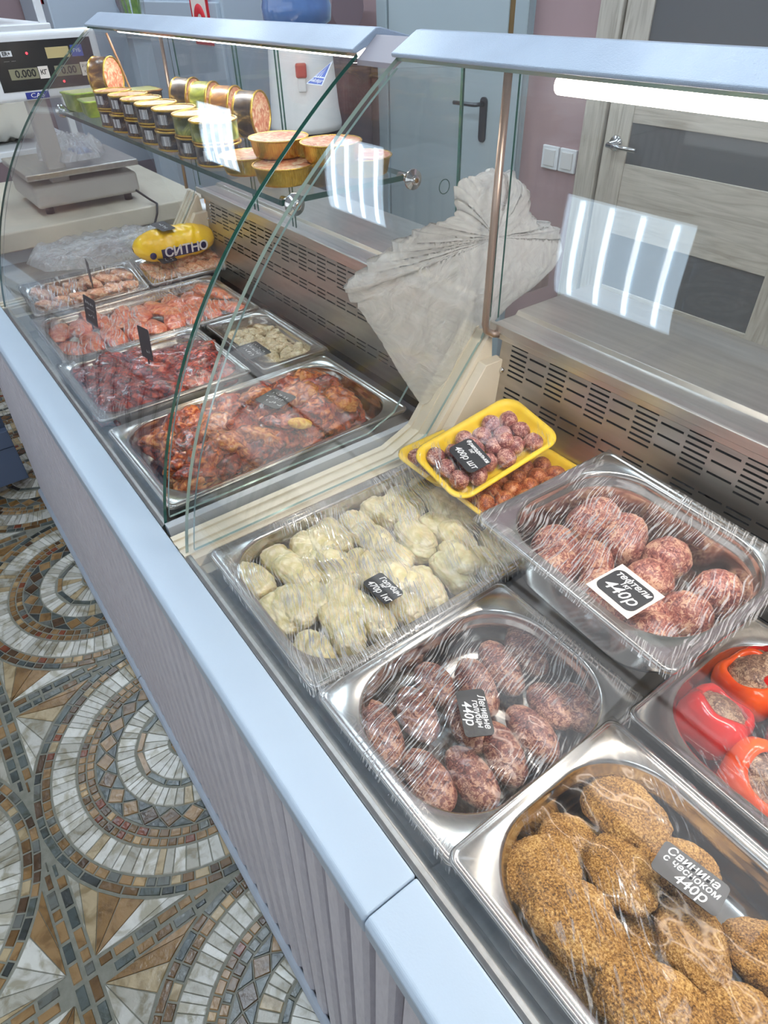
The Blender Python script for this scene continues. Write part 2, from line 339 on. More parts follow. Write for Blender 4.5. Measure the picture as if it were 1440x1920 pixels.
# ================================================================ ROOM SHELL
def floor_mosaic():
    cols = [srgb(208,206,196), srgb(182,178,164), srgb(186,166,130), srgb(226,224,214),      # 0-3 pale slabs
            srgb(142,108,64), srgb(112,82,46), srgb(160,126,84), srgb(86,62,40), srgb(128,66,40), srgb(190,158,112),   # 4-9 browns
            srgb(74,82,80), srgb(92,100,96), srgb(60,64,62), srgb(110,112,106)]               # 10-13 dark greens
    mats = [noisy('floor grout', [(0.3, srgb(124,124,110)), (0.7, srgb(146,144,130))], 60, (1,1,1), 0.6, 0.2, 300)]
    for i, c in enumerate(cols):
        d = tuple(x*q for x, q in zip(c[:3], (0.60,0.56,0.46)))+(1,)
        mats.append(noisy('mosaic stone %d' % i, [(0.36, d), (0.52, c), (0.75, tuple(min(1, x*1.12) for x in c[:3])+(1,))], 26, (1,1,1), 0.22, 0.5, 90, 5, dist=0.002, distort=0.8))
    pale = [1,1,1,2,2,3,4,4]; brown = [5,6,7,7,8,9,10,5,6]; dark = [11,12,13,14]
    mb = MB(); R = random.Random(3)
    X0, X1, Y0, Y1 = -7.0, 2.6, -3.4, 2.4
    mb.add([(X0,Y0,0),(X1,Y0,0),(X1,Y1,0),(X0,Y1,0)], [(0,1,2,3)], 0)
    h = 0.0022
    def poly(pts, mi, g=0.0022):
        cx = sum(p[0] for p in pts)/len(pts); cy = sum(p[1] for p in pts)/len(pts)
        def shrink(d):
            out = []
            for x, y in pts:
                L = math.hypot(x-cx, y-cy)+1e-9; k = max(0.2, (L-d)/L); out.append((cx+(x-cx)*k, cy+(y-cy)*k))
            return out
        a = shrink(g); b = shrink(g+0.0022); n = len(pts)
        vs = [(x,y,0.0001) for x,y in a] + [(x,y,h) for x,y in b]
        mb.add(vs, [(i,(i+1)%n,n+(i+1)%n,n+i) for i in range(n)] + [tuple(range(n,2*n))], mi)
    def ring(cx, cy, r0, r1, n, pal, jit=0.25):
        a = R.random()*6.28; ws = [1+R.uniform(-jit, jit) for _ in range(n)]; tot = sum(ws)
        for wgt in ws:
            b = a + 2*PI*wgt/tot
            pts = [(cx+r*math.cos(t), cy+r*math.sin(t)) for r, t in ((r0,a),(r1,a),(r1,b),(r0,b))]
            poly(pts, R.choice(pal)); a = b
    P = 0.79; cx0, cy0 = -1.12, 0.105
    for i in range(-6, 5):
        for j in range(-4, 2):
            cx, cy = cx0+i*P, cy0+j*P
            if cx < X0+0.4 or cx > X1-0.4: continue
            if cy > 0.5: continue
            ring(cx, cy, 0.003, 0.024, 5, dark); ring(cx, cy, 0.025, 0.046, 9, brown)
            ring(cx, cy, 0.048, 0.117, 30, pale, 0.35); ring(cx, cy, 0.119, 0.134, 12, dark+[7], 0.4)
            ring(cx, cy, 0.136, 0.187, 54, pale, 0.35)
            n = 24; a0 = R.random()                                              # diamonds between dark triangles
            for k in range(n):
                a = a0+2*PI*k/n; b = a+2*PI/n; mm = (a+b)/2; ra, rb, rm = 0.189, 0.240, 0.2145
                pt = lambda r, t: (cx+r*math.cos(t), cy+r*math.sin(t))
                poly([pt(rm,a), pt(ra,mm), pt(rm,b), pt(rb,mm)], R.choice([5,7,6,8]))
                poly([pt(ra,mm), pt(rm,b), pt(ra,mm+2*PI/n)], R.choice(dark)); poly([pt(rb,mm), pt(rb,mm+2*PI/n), pt(rm,b)], R.choice(dark))
            ring(cx, cy, 0.242, 0.263, 66, brown+[14]); ring(cx, cy, 0.2645, 0.285, 74, brown)
            ring(cx, cy, 0.287, 0.350, 92, pale, 0.38); ring(cx, cy, 0.352, 0.374, 78, brown+[14,3]); ring(cx, cy, 0.3755, 0.3935, 54, dark+[6,7,8], 0.4)
            # corner star of this cell, upper right quadrant corner at (cx+P/2, cy+P/2): four quadrants
            kx, ky = cx+P/2, cy+P/2
            for sx, sy in ((1,1),(1,-1),(-1,1),(-1,-1)):
                ox, oy = kx+sx*P/2, ky+sy*P/2        # circle centre of that quadrant
                u = 0.003; wd = 0.024
                while u < 0.345:                      # stones along the two joints
                    L = R.uniform(0.028, 0.055)
                    lim = P/2-math.sqrt(max(0, 0.3975**2-(P/2-u)**2)) if u > 0.02 else 1
                    lim2 = P/2-math.sqrt(max(0, 0.3975**2-(P/2-u-L)**2))
                    wd = min(0.024, lim2-0.001) if u+L > 0.12 else 0.024
                    if wd < 0.007: break
                    for sw in (0, 1):
                        q = [(u, 0.004), (u+L-0.003, 0.004), (u+L-0.003, wd), (u, wd)]
                        if sw: q = [(b_, a_) for a_, b_ in q]
                        far = max(math.hypot(P/2-a_, P/2-b_) for a_, b_ in q)
                        nr = min(math.hypot(P/2-a_, P/2-b_) for a_, b_ in q)
                        if nr > 0.396 and (u > wd or sw == 0): poly([(kx+sx*a_, ky+sy*b_) for a_, b_ in q], R.choice(dark+[5,6,7]))
                    u += L
                # fan of triangles between the strips and the circle
                p0 = (0.030, 0.030); arcs = []
                for t in (0.40, 0.50, 0.64, 0.785, 0.93, 1.07, 1.17):
                    arcs.append((P/2-0.398*math.cos(t), P/2-0.398*math.sin(t)))
                arcs = [(max(a_, 0.028), max(b_, 0.028)) for a_, b_ in arcs]
                pal2 = [1, 4, 7, 5, 3, 2]
                tips = [(0.028, 0.14), (0.028, 0.09), p0, p0, p0, (0.09, 0.028), (0.14, 0.028)]
                for q in range(6):
                    tri = [tips[q], arcs[q], arcs[q+1], tips[q+1]]
                    if tips[q] == tips[q+1]: tri = [tips[q], arcs[q], arcs[q+1]]
                    poly([(kx+sx*a_, ky+sy*b_) for a_, b_ in tri], pal2[(q+(sx+sy)) % 6])
    o = mb.obj('floor', mats, fix=False)
    return struct(o)
floor_mosaic()
WX0, WX1, WY0, WY1 = -7.0, 2.6, -3.4, 2.3
struct(MB().box(WX0-0.1, WX1+0.1, WY1, WY1+0.12, 0, CEIL).obj('wall_back', WALLM))
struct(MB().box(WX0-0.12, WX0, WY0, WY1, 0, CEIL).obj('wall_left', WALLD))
struct(MB().box(WX1, WX1+0.12, WY0, WY1, 0, CEIL).obj('wall_right', base('pale wall', srgb(196,200,206), 0.7)))
PF_ = base('pale front wall', srgb(190,196,206), 0.7)
wf = MB().box(WX0-0.1, WX1+0.1, WY0-0.12, WY0, 0, 0.5); wf.box(WX0-0.1, WX1+0.1, WY0-0.12, WY0, 2.7, CEIL)  # left open between sill and head to let world light in
struct(wf.obj('wall_front', PF_))
win = MB(); gx = WX0
while gx < WX1: win.box(gx-0.05, gx+0.05, WY0-0.09, WY0-0.02, 0.5, 2.7); gx += 1.2
win.box(WX0, WX1, WY0-0.09, WY0-0.02, 0.5, 0.56); win.box(WX0, WX1, WY0-0.09, WY0-0.02, 2.0, 2.06); win.box(WX0, WX1, WY0-0.09, WY0-0.02, 2.64, 2.7)
struct(win.obj('added_window_1', base('white frame of added window', srgb(225,228,232), 0.4)))  # unseen shop front, added to let world light in and reflect in glass
cm = MB(); cm.box(WX0-0.1, WX1+0.1, WY0-0.1, WY1+0.1, CEIL, CEIL+0.1, 0)
gx = -7.02
while gx < 2.6: cm.box(gx-0.012, gx+0.012, WY0, WY1, CEIL-0.004, CEIL-0.0005, 1); gx += 0.6
gy = -3.3
while gy < 2.3: cm.box(WX0, WX1, gy-0.012, gy+0.012, CEIL-0.004, CEIL-0.0005, 1); gy += 0.6
struct(cm.obj('ceiling', [base('ceiling tile', srgb(206,210,214), 0.8), base('ceiling grid', srgb(226,228,232), 0.5)]))
TUBEM = emis('lamp tube light', (0.86,0.94,1,1), TUBE_E); PANELM = emis('lamp panel glow', (0.66,0.84,1,1), PANEL_E)
def ceiling_lamp(x, y, label):
    t = thing('ceiling_lamp', label, 'lamp', (x, y, CEIL-0.005), 0, 'square office ceiling lamps')
    fr = MB(); h = 0.298
    for a in ((-h,h,-h,-h+0.012),(-h,h,h-0.012,h),(-h,-h+0.012,-h+0.012,h-0.012),(h-0.012,h,-h+0.012,h-0.012)): fr.box(a[0],a[1],a[2],a[3],-0.03,0)
    fr.obj('frame', WHITEP, t)
    MB().box(-h+0.012,h-0.012,-h+0.012,h-0.012,-0.018,-0.010).obj('diffuser', PANELM, t)
    for k in range(4):
        xx = -0.21+0.14*k; MB().tube([(xx,-0.265,-0.024),(xx,0.265,-0.024)], 0.010, 10).obj('tube', TUBEM, t)
    return t
for i, (x, y) in enumerate(LAMP_XY):
    ceiling_lamp(x, y, 'square white ceiling lamp with four glowing tubes above the meat counter')
# ================================================================ COUNTER FRONT
XF = -2.48                      # far end of the run, at the corner with the return counter
XN = 0.62                       # near end, beyond the right edge of the picture
t = thing('counter_front', 'long counter front of mauve grey vertical slats under a pale blue rail', 'counter front', (-1.0, 0.1, 0))
def place(o, parent): o.parent = parent; o.matrix_parent_inverse = parent.matrix_world.inverted(); return o
bpy.context.view_layer.update()
# slats: rounded ribs, tilted a little inwards at the foot
sm = MB(); x = XF; pitch = 0.0485
yt, zt, yb, zb = 0.112, 0.868, 0.078, 0.045
while x < XN:
    prof = [(0.000, 0.014), (0.002, 0.004), (0.007, -0.002), (0.030, -0.002), (0.035, 0.004), (0.037, 0.014), (pitch, 0.014)]
    for (a, da), (b, db), mi in [(prof[i], prof[i+1], 1 if i == 5 else 0) for i in range(6)]:
        sm.add([(x+a, yt+da, zt), (x+b, yt+db, zt), (x+b, yb+db, zb), (x+a, yb+da, zb)], [(0,3,2,1)], mi)
    x += pitch
place(sm.obj('slat_panel', [SLAT, SLATGAP], fix=False), t)
place(MB().box(XF, XN, 0.125, 0.14, 0.03, 0.87).obj('panel_backing', SLATGAP), t)
JX = -0.205
for a, b in ((XF, JX-0.0006), (JX+0.0006, XN)):
    place(MB().prism_x([(0.170,0.90),(0.110,0.90),(0.104,0.894),(0.104,0.862),(0.108,0.858),(0.118,0.858),(0.118,0.88),(0.170,0.88)], a, b).obj('rail', RAIL, None, 0.003, 3), t)
for a, b in ((XF, -1.352), (-1.349, XN)):
    place(MB().prism_x([(0.066,0.0),(0.064,0.052),(0.070,0.060),(0.080,0.060),(0.084,0.0)], a, b).obj('kick_strip', STRIP, None, 0.002, 2), t)
# return counter in the corner, facing the near end
t2 = thing('return_counter', 'blue grey return counter with broad slats meeting the long counter in the corner', 'counter', (-2.6, -0.9, 0))
bpy.context.view_layer.update()
BG = base('blue grey panel', srgb(96,110,136), 0.45); BG2 = base('dark blue grey plinth', srgb(78,88,108), 0.5)
place(MB().box(-3.0, -2.62, -2.6, 0.06, 0.19, 0.86).obj('carcass', BG2), t2)
sm = MB(); y = -2.6
while y < 0.02: sm.box(-2.62, -2.602, y, y+0.055, 0.28, 0.84); y += 0.083
place(sm.obj('slat_panel', SLAT, None, 0.003), t2)
place(MB().box(-2.62, -2.585, -2.6, 0.06, 0.215, 0.285).obj('lower_rail', BG, None, 0.003), t2)
place(MB().box(-2.62, -2.592, -2.6, 0.06, 0.055, 0.21).obj('plinth', BG, None, 0.003), t2)
place(MB().box(-3.05, -2.57, -2.6, 0.10, 0.86, 0.90).obj('worktop', RAIL, None, 0.004), t2)

# ================================================================ DISPLAY CASES
CY, CZ, CR = 1.0448, 0.7389, 0.8836
def arc(z): return CY - math.sqrt(max(0, CR*CR-(z-CZ)**2)) - 0.022*(max(0, z-1.4)/0.12)**2
def make_case(x0, x1, label, rib_near, rib_far, back_edges, shelf, led0):
    t = thing('display_case', label, 'display case', ((x0+x1)/2, 0.5, 0)); bpy.context.view_layer.update()
    P = lambda o: place(o, t)
    P(MB().prism_x([(0.176,0.05),(0.176,0.80),(0.90,0.80),(0.90,0.05)], x0, x1).obj('body', GREYP))
    P(MB().prism_x([(0.172,0.80),(0.172,0.829),(0.80,0.829),(0.80,0.80)], x0+0.001, x1-0.001).obj('deck', STEEL_DECK))
    # metal channel between the rail and the pans
    P(MB().prism_x([(0.171,0.829),(0.171,0.896),(0.176,0.899),(0.182,0.899),(0.183,0.880),(0.197,0.876),(0.199,0.829)], x0+0.001, x1-0.001).obj('front_channel', STEEL_DECK, None, 0.001))
    # perforated rear panel with real slots
    H0, H1 = 0.868, 1.104
    cols = []; x = x1-0.05 if rib_far else x1-0.05
    x = x0 + (0.058)
    k = 0
    while x + 0.04 < x1-0.03: cols.append((x, x+0.0385, k)); x += 0.0447; k += 1
    rows = [(1.094-0.0094*r, r) for r in range(8)] + [(1.002-0.0094*r, 10+r) for r in range(3)] + [(0.930-0.0094*r, 20+r) for r in range(3)]
    xs = sorted({x0+0.032, x1-0.032} | {c[0] for c in cols} | {c[1] for c in cols})
    zs = sorted({H0, H1} | {r[0] for r in rows} | {r[0]-0.0036 for r in rows})
    slots = {(c[0], r[0]-0.0036) for c in cols for r in rows if (c[2] % 2 == 0) or (r[1] % 2 == 0)}
    yy = lambda z: 0.797 + (z-0.868)*0.10
    pm = MB(); idx = {}
    def vid(i, j):
        if (i,j) not in idx: idx[(i,j)] = len(pm.v); pm.v.append((xs[i], yy(zs[j]), zs[j]))
        return idx[(i,j)]
    for i in range(len(xs)-1):
        for j in range(len(zs)-1):
            if (xs[i], zs[j]) in slots: continue
            pm.f.append((vid(i,j), vid(i+1,j), vid(i+1,j+1), vid(i,j+1))); pm.mi.append(0); pm.sm.append(False)
    o = pm.obj('perforated_panel', STEEL_DARK, None, 0, 2, False); md = o.modifiers.new('thick', 'SOLIDIFY'); md.thickness = 0.0012; md.offset = -1
    P(o)
    P(MB().prism_x([(0.815,0.83),(0.840,1.098),(0.86,1.098),(0.84,0.83)], x0+0.02, x1-0.02).obj('slot_shade_block', SLOT_SHADE))  # near-black solid behind the slots, standing in for the shade of the cavity
    for xx in (x0+0.043, x1-0.043):
        sc = MB(); sc.lathe([(0,0.003),(0.003,0.0036),(0.005,0.0015),(0.0055,0)], 14, (xx, yy(1.03)-0.0005, 1.03), 0, Matrix.Rotation(PI/2, 4, 'X'))
        P(sc.obj('screw', CHROME))
    # rear lip and worktop
    P(MB().prism_x([(0.803,1.102),(0.803,1.118),(0.808,1.119),(0.812,1.112),(0.868,1.112),(0.874,1.119),(1.075,1.119),(1.075,1.085),(0.815,1.085),(0.815,1.102)], x0+0.012, x1-0.004).obj('worktop', STEEL, None, 0.001))
    # side caps: ribbed ledge in front, rising to the lip behind
    for a, b, ok in ((x0-0.052, x0+0.018, rib_far), (x1-0.018, x1+0.052, rib_near)):
        if not ok: continue
        inner = b > x0 and a < x0
        g = MB(); n = 6 if (b-a) < 0.08 else 6; wv = (b-a)/n
        body = lambda dz: [(0.171,0.83),(0.171,0.900+dz),(0.600,0.900+dz),(0.665,0.925+dz),(0.800,1.098+dz),(0.806,1.098+dz),(0.83,0.83)]
        for i in range(n):
            g.prism_x(body(-0.004 if i % 2 else 0.0), a+i*wv, a+(i+1)*wv)
        P(g.obj('side_cap', CREAM, None, 0.0012))
        xx = b+0.0005 if inner else a-0.0005
        g = MB().prism_x([(0.171,0.878),(0.60,0.878),(0.665,0.90),(0.775,1.05),(0.82,1.05),(0.82,0.83),(0.171,0.83)], min(xx, xx+(0.022 if inner else -0.022)), max(xx, xx+(0.022 if inner else -0.022)))
        P(g.obj('side_wall', CREAM, None, 0.0015))
    # curved front glass with its bare edges
    N = 40; zs2 = [0.895+(1.519-0.895)*i/N for i in range(N+1)]
    g = MB(); th = 0.005
    for off in (0, th):
        vs = []
        for z in zs2:
            y = arc(z); nv = Vector((0, CY-y, CZ-z)).normalized()
            for xx in (x0, x1): vs.append((xx, y+nv.y*off, z+nv.z*off))
        g.add(vs, [(2*i, 2*i+1, 2*i+3, 2*i+2) for i in range(N)], 0, True)
    n = 2*(N+1)
    eg = [(2*i, 2*i+2, n+2*i+2, n+2*i) for i in range(N)] + [(2*i+1, n+2*i+1, n+2*i+3, 2*i+3) for i in range(N)]
    allv = list(g.v); g.add(allv, eg, 1, True)
    g.add(allv, [(0,1,n+1,n),(2*N,n+2*N,n+2*N+1,2*N+1)], 1)
    P(g.obj('front_glass', [GLASSF, GLASS_EDGE if x0 < -1 else GLASS_EDGE2], None, 0, 2, False))
    # flat end panes inside the curve
    def endpane(xx, back=0.808):
        g = MB(); pts = [(arc(0.905)+0.012, 0.905)]
        for i in range(0, 31):
            z = 0.905+(1.508-0.905)*i/30; pts.append((arc(z)+0.012, z))
        pts += [(back, 1.497), (back, 1.122), (0.79, 1.085), (0.665,0.93), (0.60,0.905)]
        m_ = len(pts); vs = [(xx, y, z) for y, z in pts] + [(xx+0.005, y, z) for y, z in pts]
        g.add(vs, [tuple(range(m_)), tuple(range(m_, 2*m_))], 0)
        g.add(vs, [(i, (i+1) % m_, m_+(i+1) % m_, m_+i) for i in range(m_) if i not in (31, 32)], 2); g.add(vs, [(i, (i+1) % m_, m_+(i+1) % m_, m_+i) for i in (31, 32)], 1)
        return P(g.obj('end_glass', [GLASS, GLASS_EDGE, GLASS_EDGE2], None, 0, 2, False))
    endpane(x0+0.004); endpane(x1-0.009)
    # rear sliding glass
    for a, b in back_edges:
        g = MB(); g.box(a, b, 0.818, 0.822, 1.12, 1.492)
        o = g.obj('rear_glass', [GLASS, GLASS_EDGE], None, 0, 2, False)
        for f in o.data.polygons:
            if abs(f.normal.x) > 0.5: f.material_index = 1
        P(o)
    # canopy
    P(MB().prism_x([(0.600,1.524),(0.6405,1.5455),(0.648,1.546),(0.832,1.502),(0.832,1.494),(0.650,1.534),(0.608,1.519),(0.601,1.5195)], x0-0.002, x1+0.002).obj('canopy', CANOPY, None, 0.0015, 2))
    # lamp under the canopy
    led = P(MB().tube([(led0[0], led0[2], led0[3]), (led0[1], led0[2], led0[3])], led0[4], 14).obj('lamp_tube', LEDM))
    P(MB().box(led0[0], led0[1], led0[2]-0.008, led0[2]+0.012, led0[3]+led0[4]-0.001, led0[3]+led0[4]+0.010).obj('lamp_holder', WHITEP))
    return t, P
LEDM = emis('display case lamp light', (1.0, 0.90, 0.80, 1), LED_E)
far, PF = make_case(-2.09, -0.89, 'far display case holding marinated meat pans and a glass shelf of tins', False, True, [(-2.08,-1.70),(-1.72,-1.5),(-1.515,-0.905)], True, (-1.98, -0.93, 0.648, 1.514, 0.0065))
LEDMIX = None
near, PN = make_case(-0.80, 0.60, 'near display case holding breaded cutlets, meatballs and stuffed cabbage rolls', True, True, [(-0.785, 0.58)], False, (-0.553, 0.55, 0.640, 1.505, 0.0095))
# joint strip between the two canopies
PF(MB().prism_x([(0.606,1.512),(0.640,1.538),(0.832,1.498),(0.832,1.490),(0.64,1.526),(0.606,1.506)], -0.887, -0.803).obj('joint_strip', base('mauve grey joint plate', srgb(150,146,154), 0.5)))
PF(MB().box(-0.888, -0.872, 0.176, 0.72, 0.88, 0.903).obj('joint_lip', base('grey joint lip', srgb(172,178,184), 0.35), None, 0.001))
PF(MB().prism_x([(0.17,0.83),(0.17,0.897),(0.95,0.897),(0.95,0.83)], -2.478, -2.145).obj('corner_shelf', STEEL_DECK, None, 0.002))
# support posts
PN(MB().tube([(-0.779,0.79,1.50),(-0.779,0.785,1.30),(-0.778,0.782,1.12),(-0.777,0.785,1.108),(-0.772,0.797,1.100),(-0.765,0.806,1.100)], 0.0065, 12).obj('support_post', TUBE_BRONZE))
PF(MB().tube([(-2.06,0.78,1.49),(-2.063,0.775,1.30),(-2.07,0.772,1.12)], 0.005, 10).obj('support_post', TUBE_BRONZE))
PF(MB().tube([(-1.93,0.60,1.51),(-1.95,0.62,1.45),(-1.965,0.64,1.38),(-1.97,0.65,1.36)], 0.0028, 8).obj('lamp_cord', base('brown cord', srgb(150,116,90), 0.5)))
# glass shelf on bolts
SZ = 1.352
g = MB().box(-2.075, -0.905, 0.475, 0.715, SZ-0.008, SZ)
o = g.obj('glass_shelf', [GLASS, GLASS_EDGE], None, 0, 2, False)
for f in o.data.polygons:
    if abs(f.normal.z) < 0.5: f.material_index = 1
tag(o, 'clear glass shelf with green edges carrying the tins inside the far display case', 'shelf')
shelf = o
for xx, s in ((-0.890, 1), (-2.087, -1)):
    for yy_ in (0.486, 0.704):
        g = MB(); Mx = Matrix.Rotation(PI/2*s, 4, 'Y')
        g.lathe([(0,0.012),(0.006,0.012),(0.0075,0.010),(0.0075,0.006),(0.015,0.0055),(0.0155,0.001),(0.0155,0),(0,0)], 28, (xx+0.001*s, yy_, SZ-0.004), 0, Mx)
        b = PF(g.obj('shelf_bolt', CHROME))
        g = MB(); g.lathe([(0.0,0.0135),(0.0035,0.0135),(0.004,0.012)], 6, (xx+0.001*s, yy_, SZ-0.004), 0, Mx)
        h = g.obj('bolt_socket', base('brass socket', srgb(150,120,80), 0.4, 0.8)); place(h, b)
        g = MB(); g.lathe([(0.0,0.0),(0.006,0.0),(0.006,0.028),(0,0.028)], 16, (xx-0.004*s, yy_, SZ-0.004), 0, Matrix.Rotation(-PI/2*s, 4, 'Y'))
        place(g.obj('bolt_stem', CHROME), b)
# empty bolt hole ring in the end pane
PF(MB().tube([(-0.8835, 0.768+0.011*math.cos(a), 1.328+0.011*math.sin(a)) for a in [2*PI*i/20 for i in range(21)]], 0.0008, 6).obj('bolt_hole', GLASS_EDGE))
# maker's sticker on the curved glass
def on_glass(x, z, off=-0.001):
    y = arc(z); nv = Vector((0, CY-y, CZ-z)).normalized(); return Vector((x, y, z)) + nv*off
def sticker():
    z0 = 1.494; u = Vector((1,0,0)); y = arc(z0); nv = Vector((0, CY-y, CZ-z0)).normalized(); out = -nv
    v = out.cross(u).normalized(); v = -v if v.z < 0 else v
    wv = u.cross(v)
    Mx = Matrix(((u.x, v.x, wv.x),(u.y, v.y, wv.y),(u.z, v.z, wv.z)))
    t = thing('glass_sticker', 'small blue and white triangular sticker on the front glass of the far case', 'sticker', on_glass(-0.945, 1.483, -0.0014)); t.rotation_euler = Mx.to_euler()
    sg = 1 if wv.dot(out) > 0 else -1
    pz = lambda g, poly, a, b: g.prism_z(poly, min(a*sg, b*sg), max(a*sg, b*sg))
    pz(MB(), [(0,0),(0.041,0.001),(0.012,0.046)], 0, 0.0004).obj('white_border', base('white sticker', srgb(225,232,240), 0.4), t)
    pz(MB(), [(0.003,0.0015),(0.0375,0.0025),(0.0125,0.041)], 0.0004, 0.0008).obj('blue_field', base('sticker blue', srgb(30,72,170), 0.4), t)
    g = MB()
    for a, b in ((0.008,0.026),(0.0135,0.036),(0.019,0.028)): pz(g, [(a,0.014),(a+0.0015,0.014),(0.0125+(a-0.008)*0.4,b)], 0.0008, 0.0011)
    pz(g, [(0.006,0.0125),(0.031,0.0135),(0.030,0.0150),(0.007,0.014)], 0.0008, 0.0011)
    g.obj('stripes', WHITEINK, t)
    text('lettering', 'Айсберг', 0.0085, (0.019,0.007,0.0009*sg), (0,0,0), WHITEINK, t, 0.2, 0.85)
sticker()
# ================================================================ GASTRONORM PANS
FILM_A = film_mat('cling film with glints painted across', (24, 520, 30), 0.35, 0.8, 0.34, lo=0.51, hi=0.58, plo=0.40, phi=0.60)
FILM_B = film_mat('cling film with glints painted along', (24, 520, 30), 1.25, 0.8, 0.30, lo=0.53, hi=0.60, plo=0.44, phi=0.60)
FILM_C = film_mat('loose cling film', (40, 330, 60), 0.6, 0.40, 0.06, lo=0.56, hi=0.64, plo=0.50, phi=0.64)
FILM_T = film_mat('thick hazy cling film', (24, 240, 24), 0.3, 0.6, 0.20, lo=0.5, hi=0.64)
def pan_mesh(W, D, depth, corner=0.052):
    hx, hy = W/2, D/2; mb = MB()
    loft(mb, [(hx-0.003,hy-0.003,0.010,-0.008),(hx-0.0005,hy-0.0005,0.0125,-0.0065),(hx,hy,0.013,-0.004),(hx-0.0006,hy-0.0006,0.0125,-0.001),(hx-0.0025,hy-0.0025,0.0115,0.0),(hx-0.0045,hy-0.0045,0.011,-0.0014),
              (hx-0.008,hy-0.008,0.011,-0.0018),(hx-0.0145,hy-0.0145,corner,-0.0018),(hx-0.0165,hy-0.0165,corner,-0.0035),(hx-0.018,hy-0.018,corner,-0.008),(hx-0.0185,hy-0.0185,corner,-0.016),(hx-0.0215,hy-0.0215,corner-0.002,-0.0185),
              (hx-0.0225,hy-0.0225,corner-0.004,-0.030),(hx-0.026,hy-0.026,corner-0.008,-depth+0.018),(hx-0.030,hy-0.030,corner-0.01,-depth+0.007),(hx-0.040,hy-0.040,corner-0.016,-depth)], 12)
    return mb
def pan(W, D, depth, loc, rot, label, film=None, sag=0.006, lift=0.0, over=0.004, seed=1, corner=0.052):
    t = thing('steel_pan', label, 'food pan', loc, 0, 'steel gastronorm pans in the display cases', rot)
    o = pan_mesh(W, D, depth, corner).obj('pan_body', STEEL_PAN, t); md = o.modifiers.new('thick', 'SOLIDIFY'); md.thickness = 0.0009; md.offset = 1
    if film:
        hx, hy = W/2+over, D/2+over
        def fn(u, v):
            x = (u*2-1)*hx; y = (v*2-1)*hy
            ed = min(1-abs(u*2-1), 1-abs(v*2-1)); inn = min(1, ed*4.5); inn = inn*inn*(3-2*inn)
            z = 0.0022 - sag*inn + lift*inn*(0.6+0.5*fbm((x,y,0), 9, seed, 2)) + 0.0012*inn*fbm((x*1.0,y*1.0,0), 40, seed+2, 2)
            if ed < 0.012: z -= 0.010
            return (x, y, z)
        MB().grid(fn, 64, 64).obj('cling_film', film, t, fix=False)
    return t
Z = 0.900
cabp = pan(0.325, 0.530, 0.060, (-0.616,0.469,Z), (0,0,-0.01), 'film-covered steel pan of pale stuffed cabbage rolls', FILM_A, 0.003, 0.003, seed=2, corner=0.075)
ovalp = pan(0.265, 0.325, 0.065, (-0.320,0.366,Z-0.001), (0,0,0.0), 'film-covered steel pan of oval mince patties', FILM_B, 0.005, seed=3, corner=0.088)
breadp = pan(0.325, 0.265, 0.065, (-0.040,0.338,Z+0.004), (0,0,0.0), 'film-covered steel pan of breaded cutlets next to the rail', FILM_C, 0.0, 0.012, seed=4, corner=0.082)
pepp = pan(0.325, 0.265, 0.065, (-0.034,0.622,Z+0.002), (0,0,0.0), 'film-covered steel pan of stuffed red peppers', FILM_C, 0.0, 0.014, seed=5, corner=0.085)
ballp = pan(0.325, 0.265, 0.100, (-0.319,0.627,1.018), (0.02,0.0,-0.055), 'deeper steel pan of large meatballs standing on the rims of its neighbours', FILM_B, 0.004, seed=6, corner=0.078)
p1 = pan(0.325, 0.530, 0.060, (-1.090,0.462,Z), (0,0,0.012), 'steel pan heaped with orange marinated chicken pieces', None, corner=0.075)
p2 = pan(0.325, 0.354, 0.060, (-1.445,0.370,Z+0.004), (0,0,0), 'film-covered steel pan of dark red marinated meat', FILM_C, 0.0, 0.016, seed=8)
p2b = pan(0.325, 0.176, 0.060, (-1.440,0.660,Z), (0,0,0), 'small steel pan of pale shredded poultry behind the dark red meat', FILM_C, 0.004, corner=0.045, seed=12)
p3 = pan(0.325, 0.530, 0.060, (-1.772,0.475,Z+0.004), (0,0,0), 'film-covered steel pan of light red marinated fillets', FILM_T, 0.0, 0.012, seed=9)
p4 = pan(0.150, 0.325, 0.045, (-2.010,0.390,Z+0.030), (0,0.30,0), 'narrow steel pan of poultry pieces under film tilted at the far glass, beside the rail', FILM_T, 0.0, 0.010, corner=0.04, seed=10)
p5 = pan(0.150, 0.270, 0.045, (-2.012,0.695,Z+0.030), (0,0.22,0), 'narrow steel pan of pale chicken under film in front of the yellow packet', FILM_T, 0.0, 0.010, corner=0.04, seed=11)

# ================================================================ FOOD
R = random.Random(11)
def variants(name, mat, size, n, **kw): return [blob(name, mat, size, seed=11+7*i, **kw) for i in range(n)]
def put(name, me, loc, rot, label, cat, group, scale=(1,1,1)):
    o = inst(name, me, loc, rot, scale); return tag(o, label, cat, group)
def clampxy(x, y, cx, cy, hx, hy, r): return min(max(x, cx-hx+r), cx+hx-r), min(max(y, cy-hy+r), cy+hy-r)
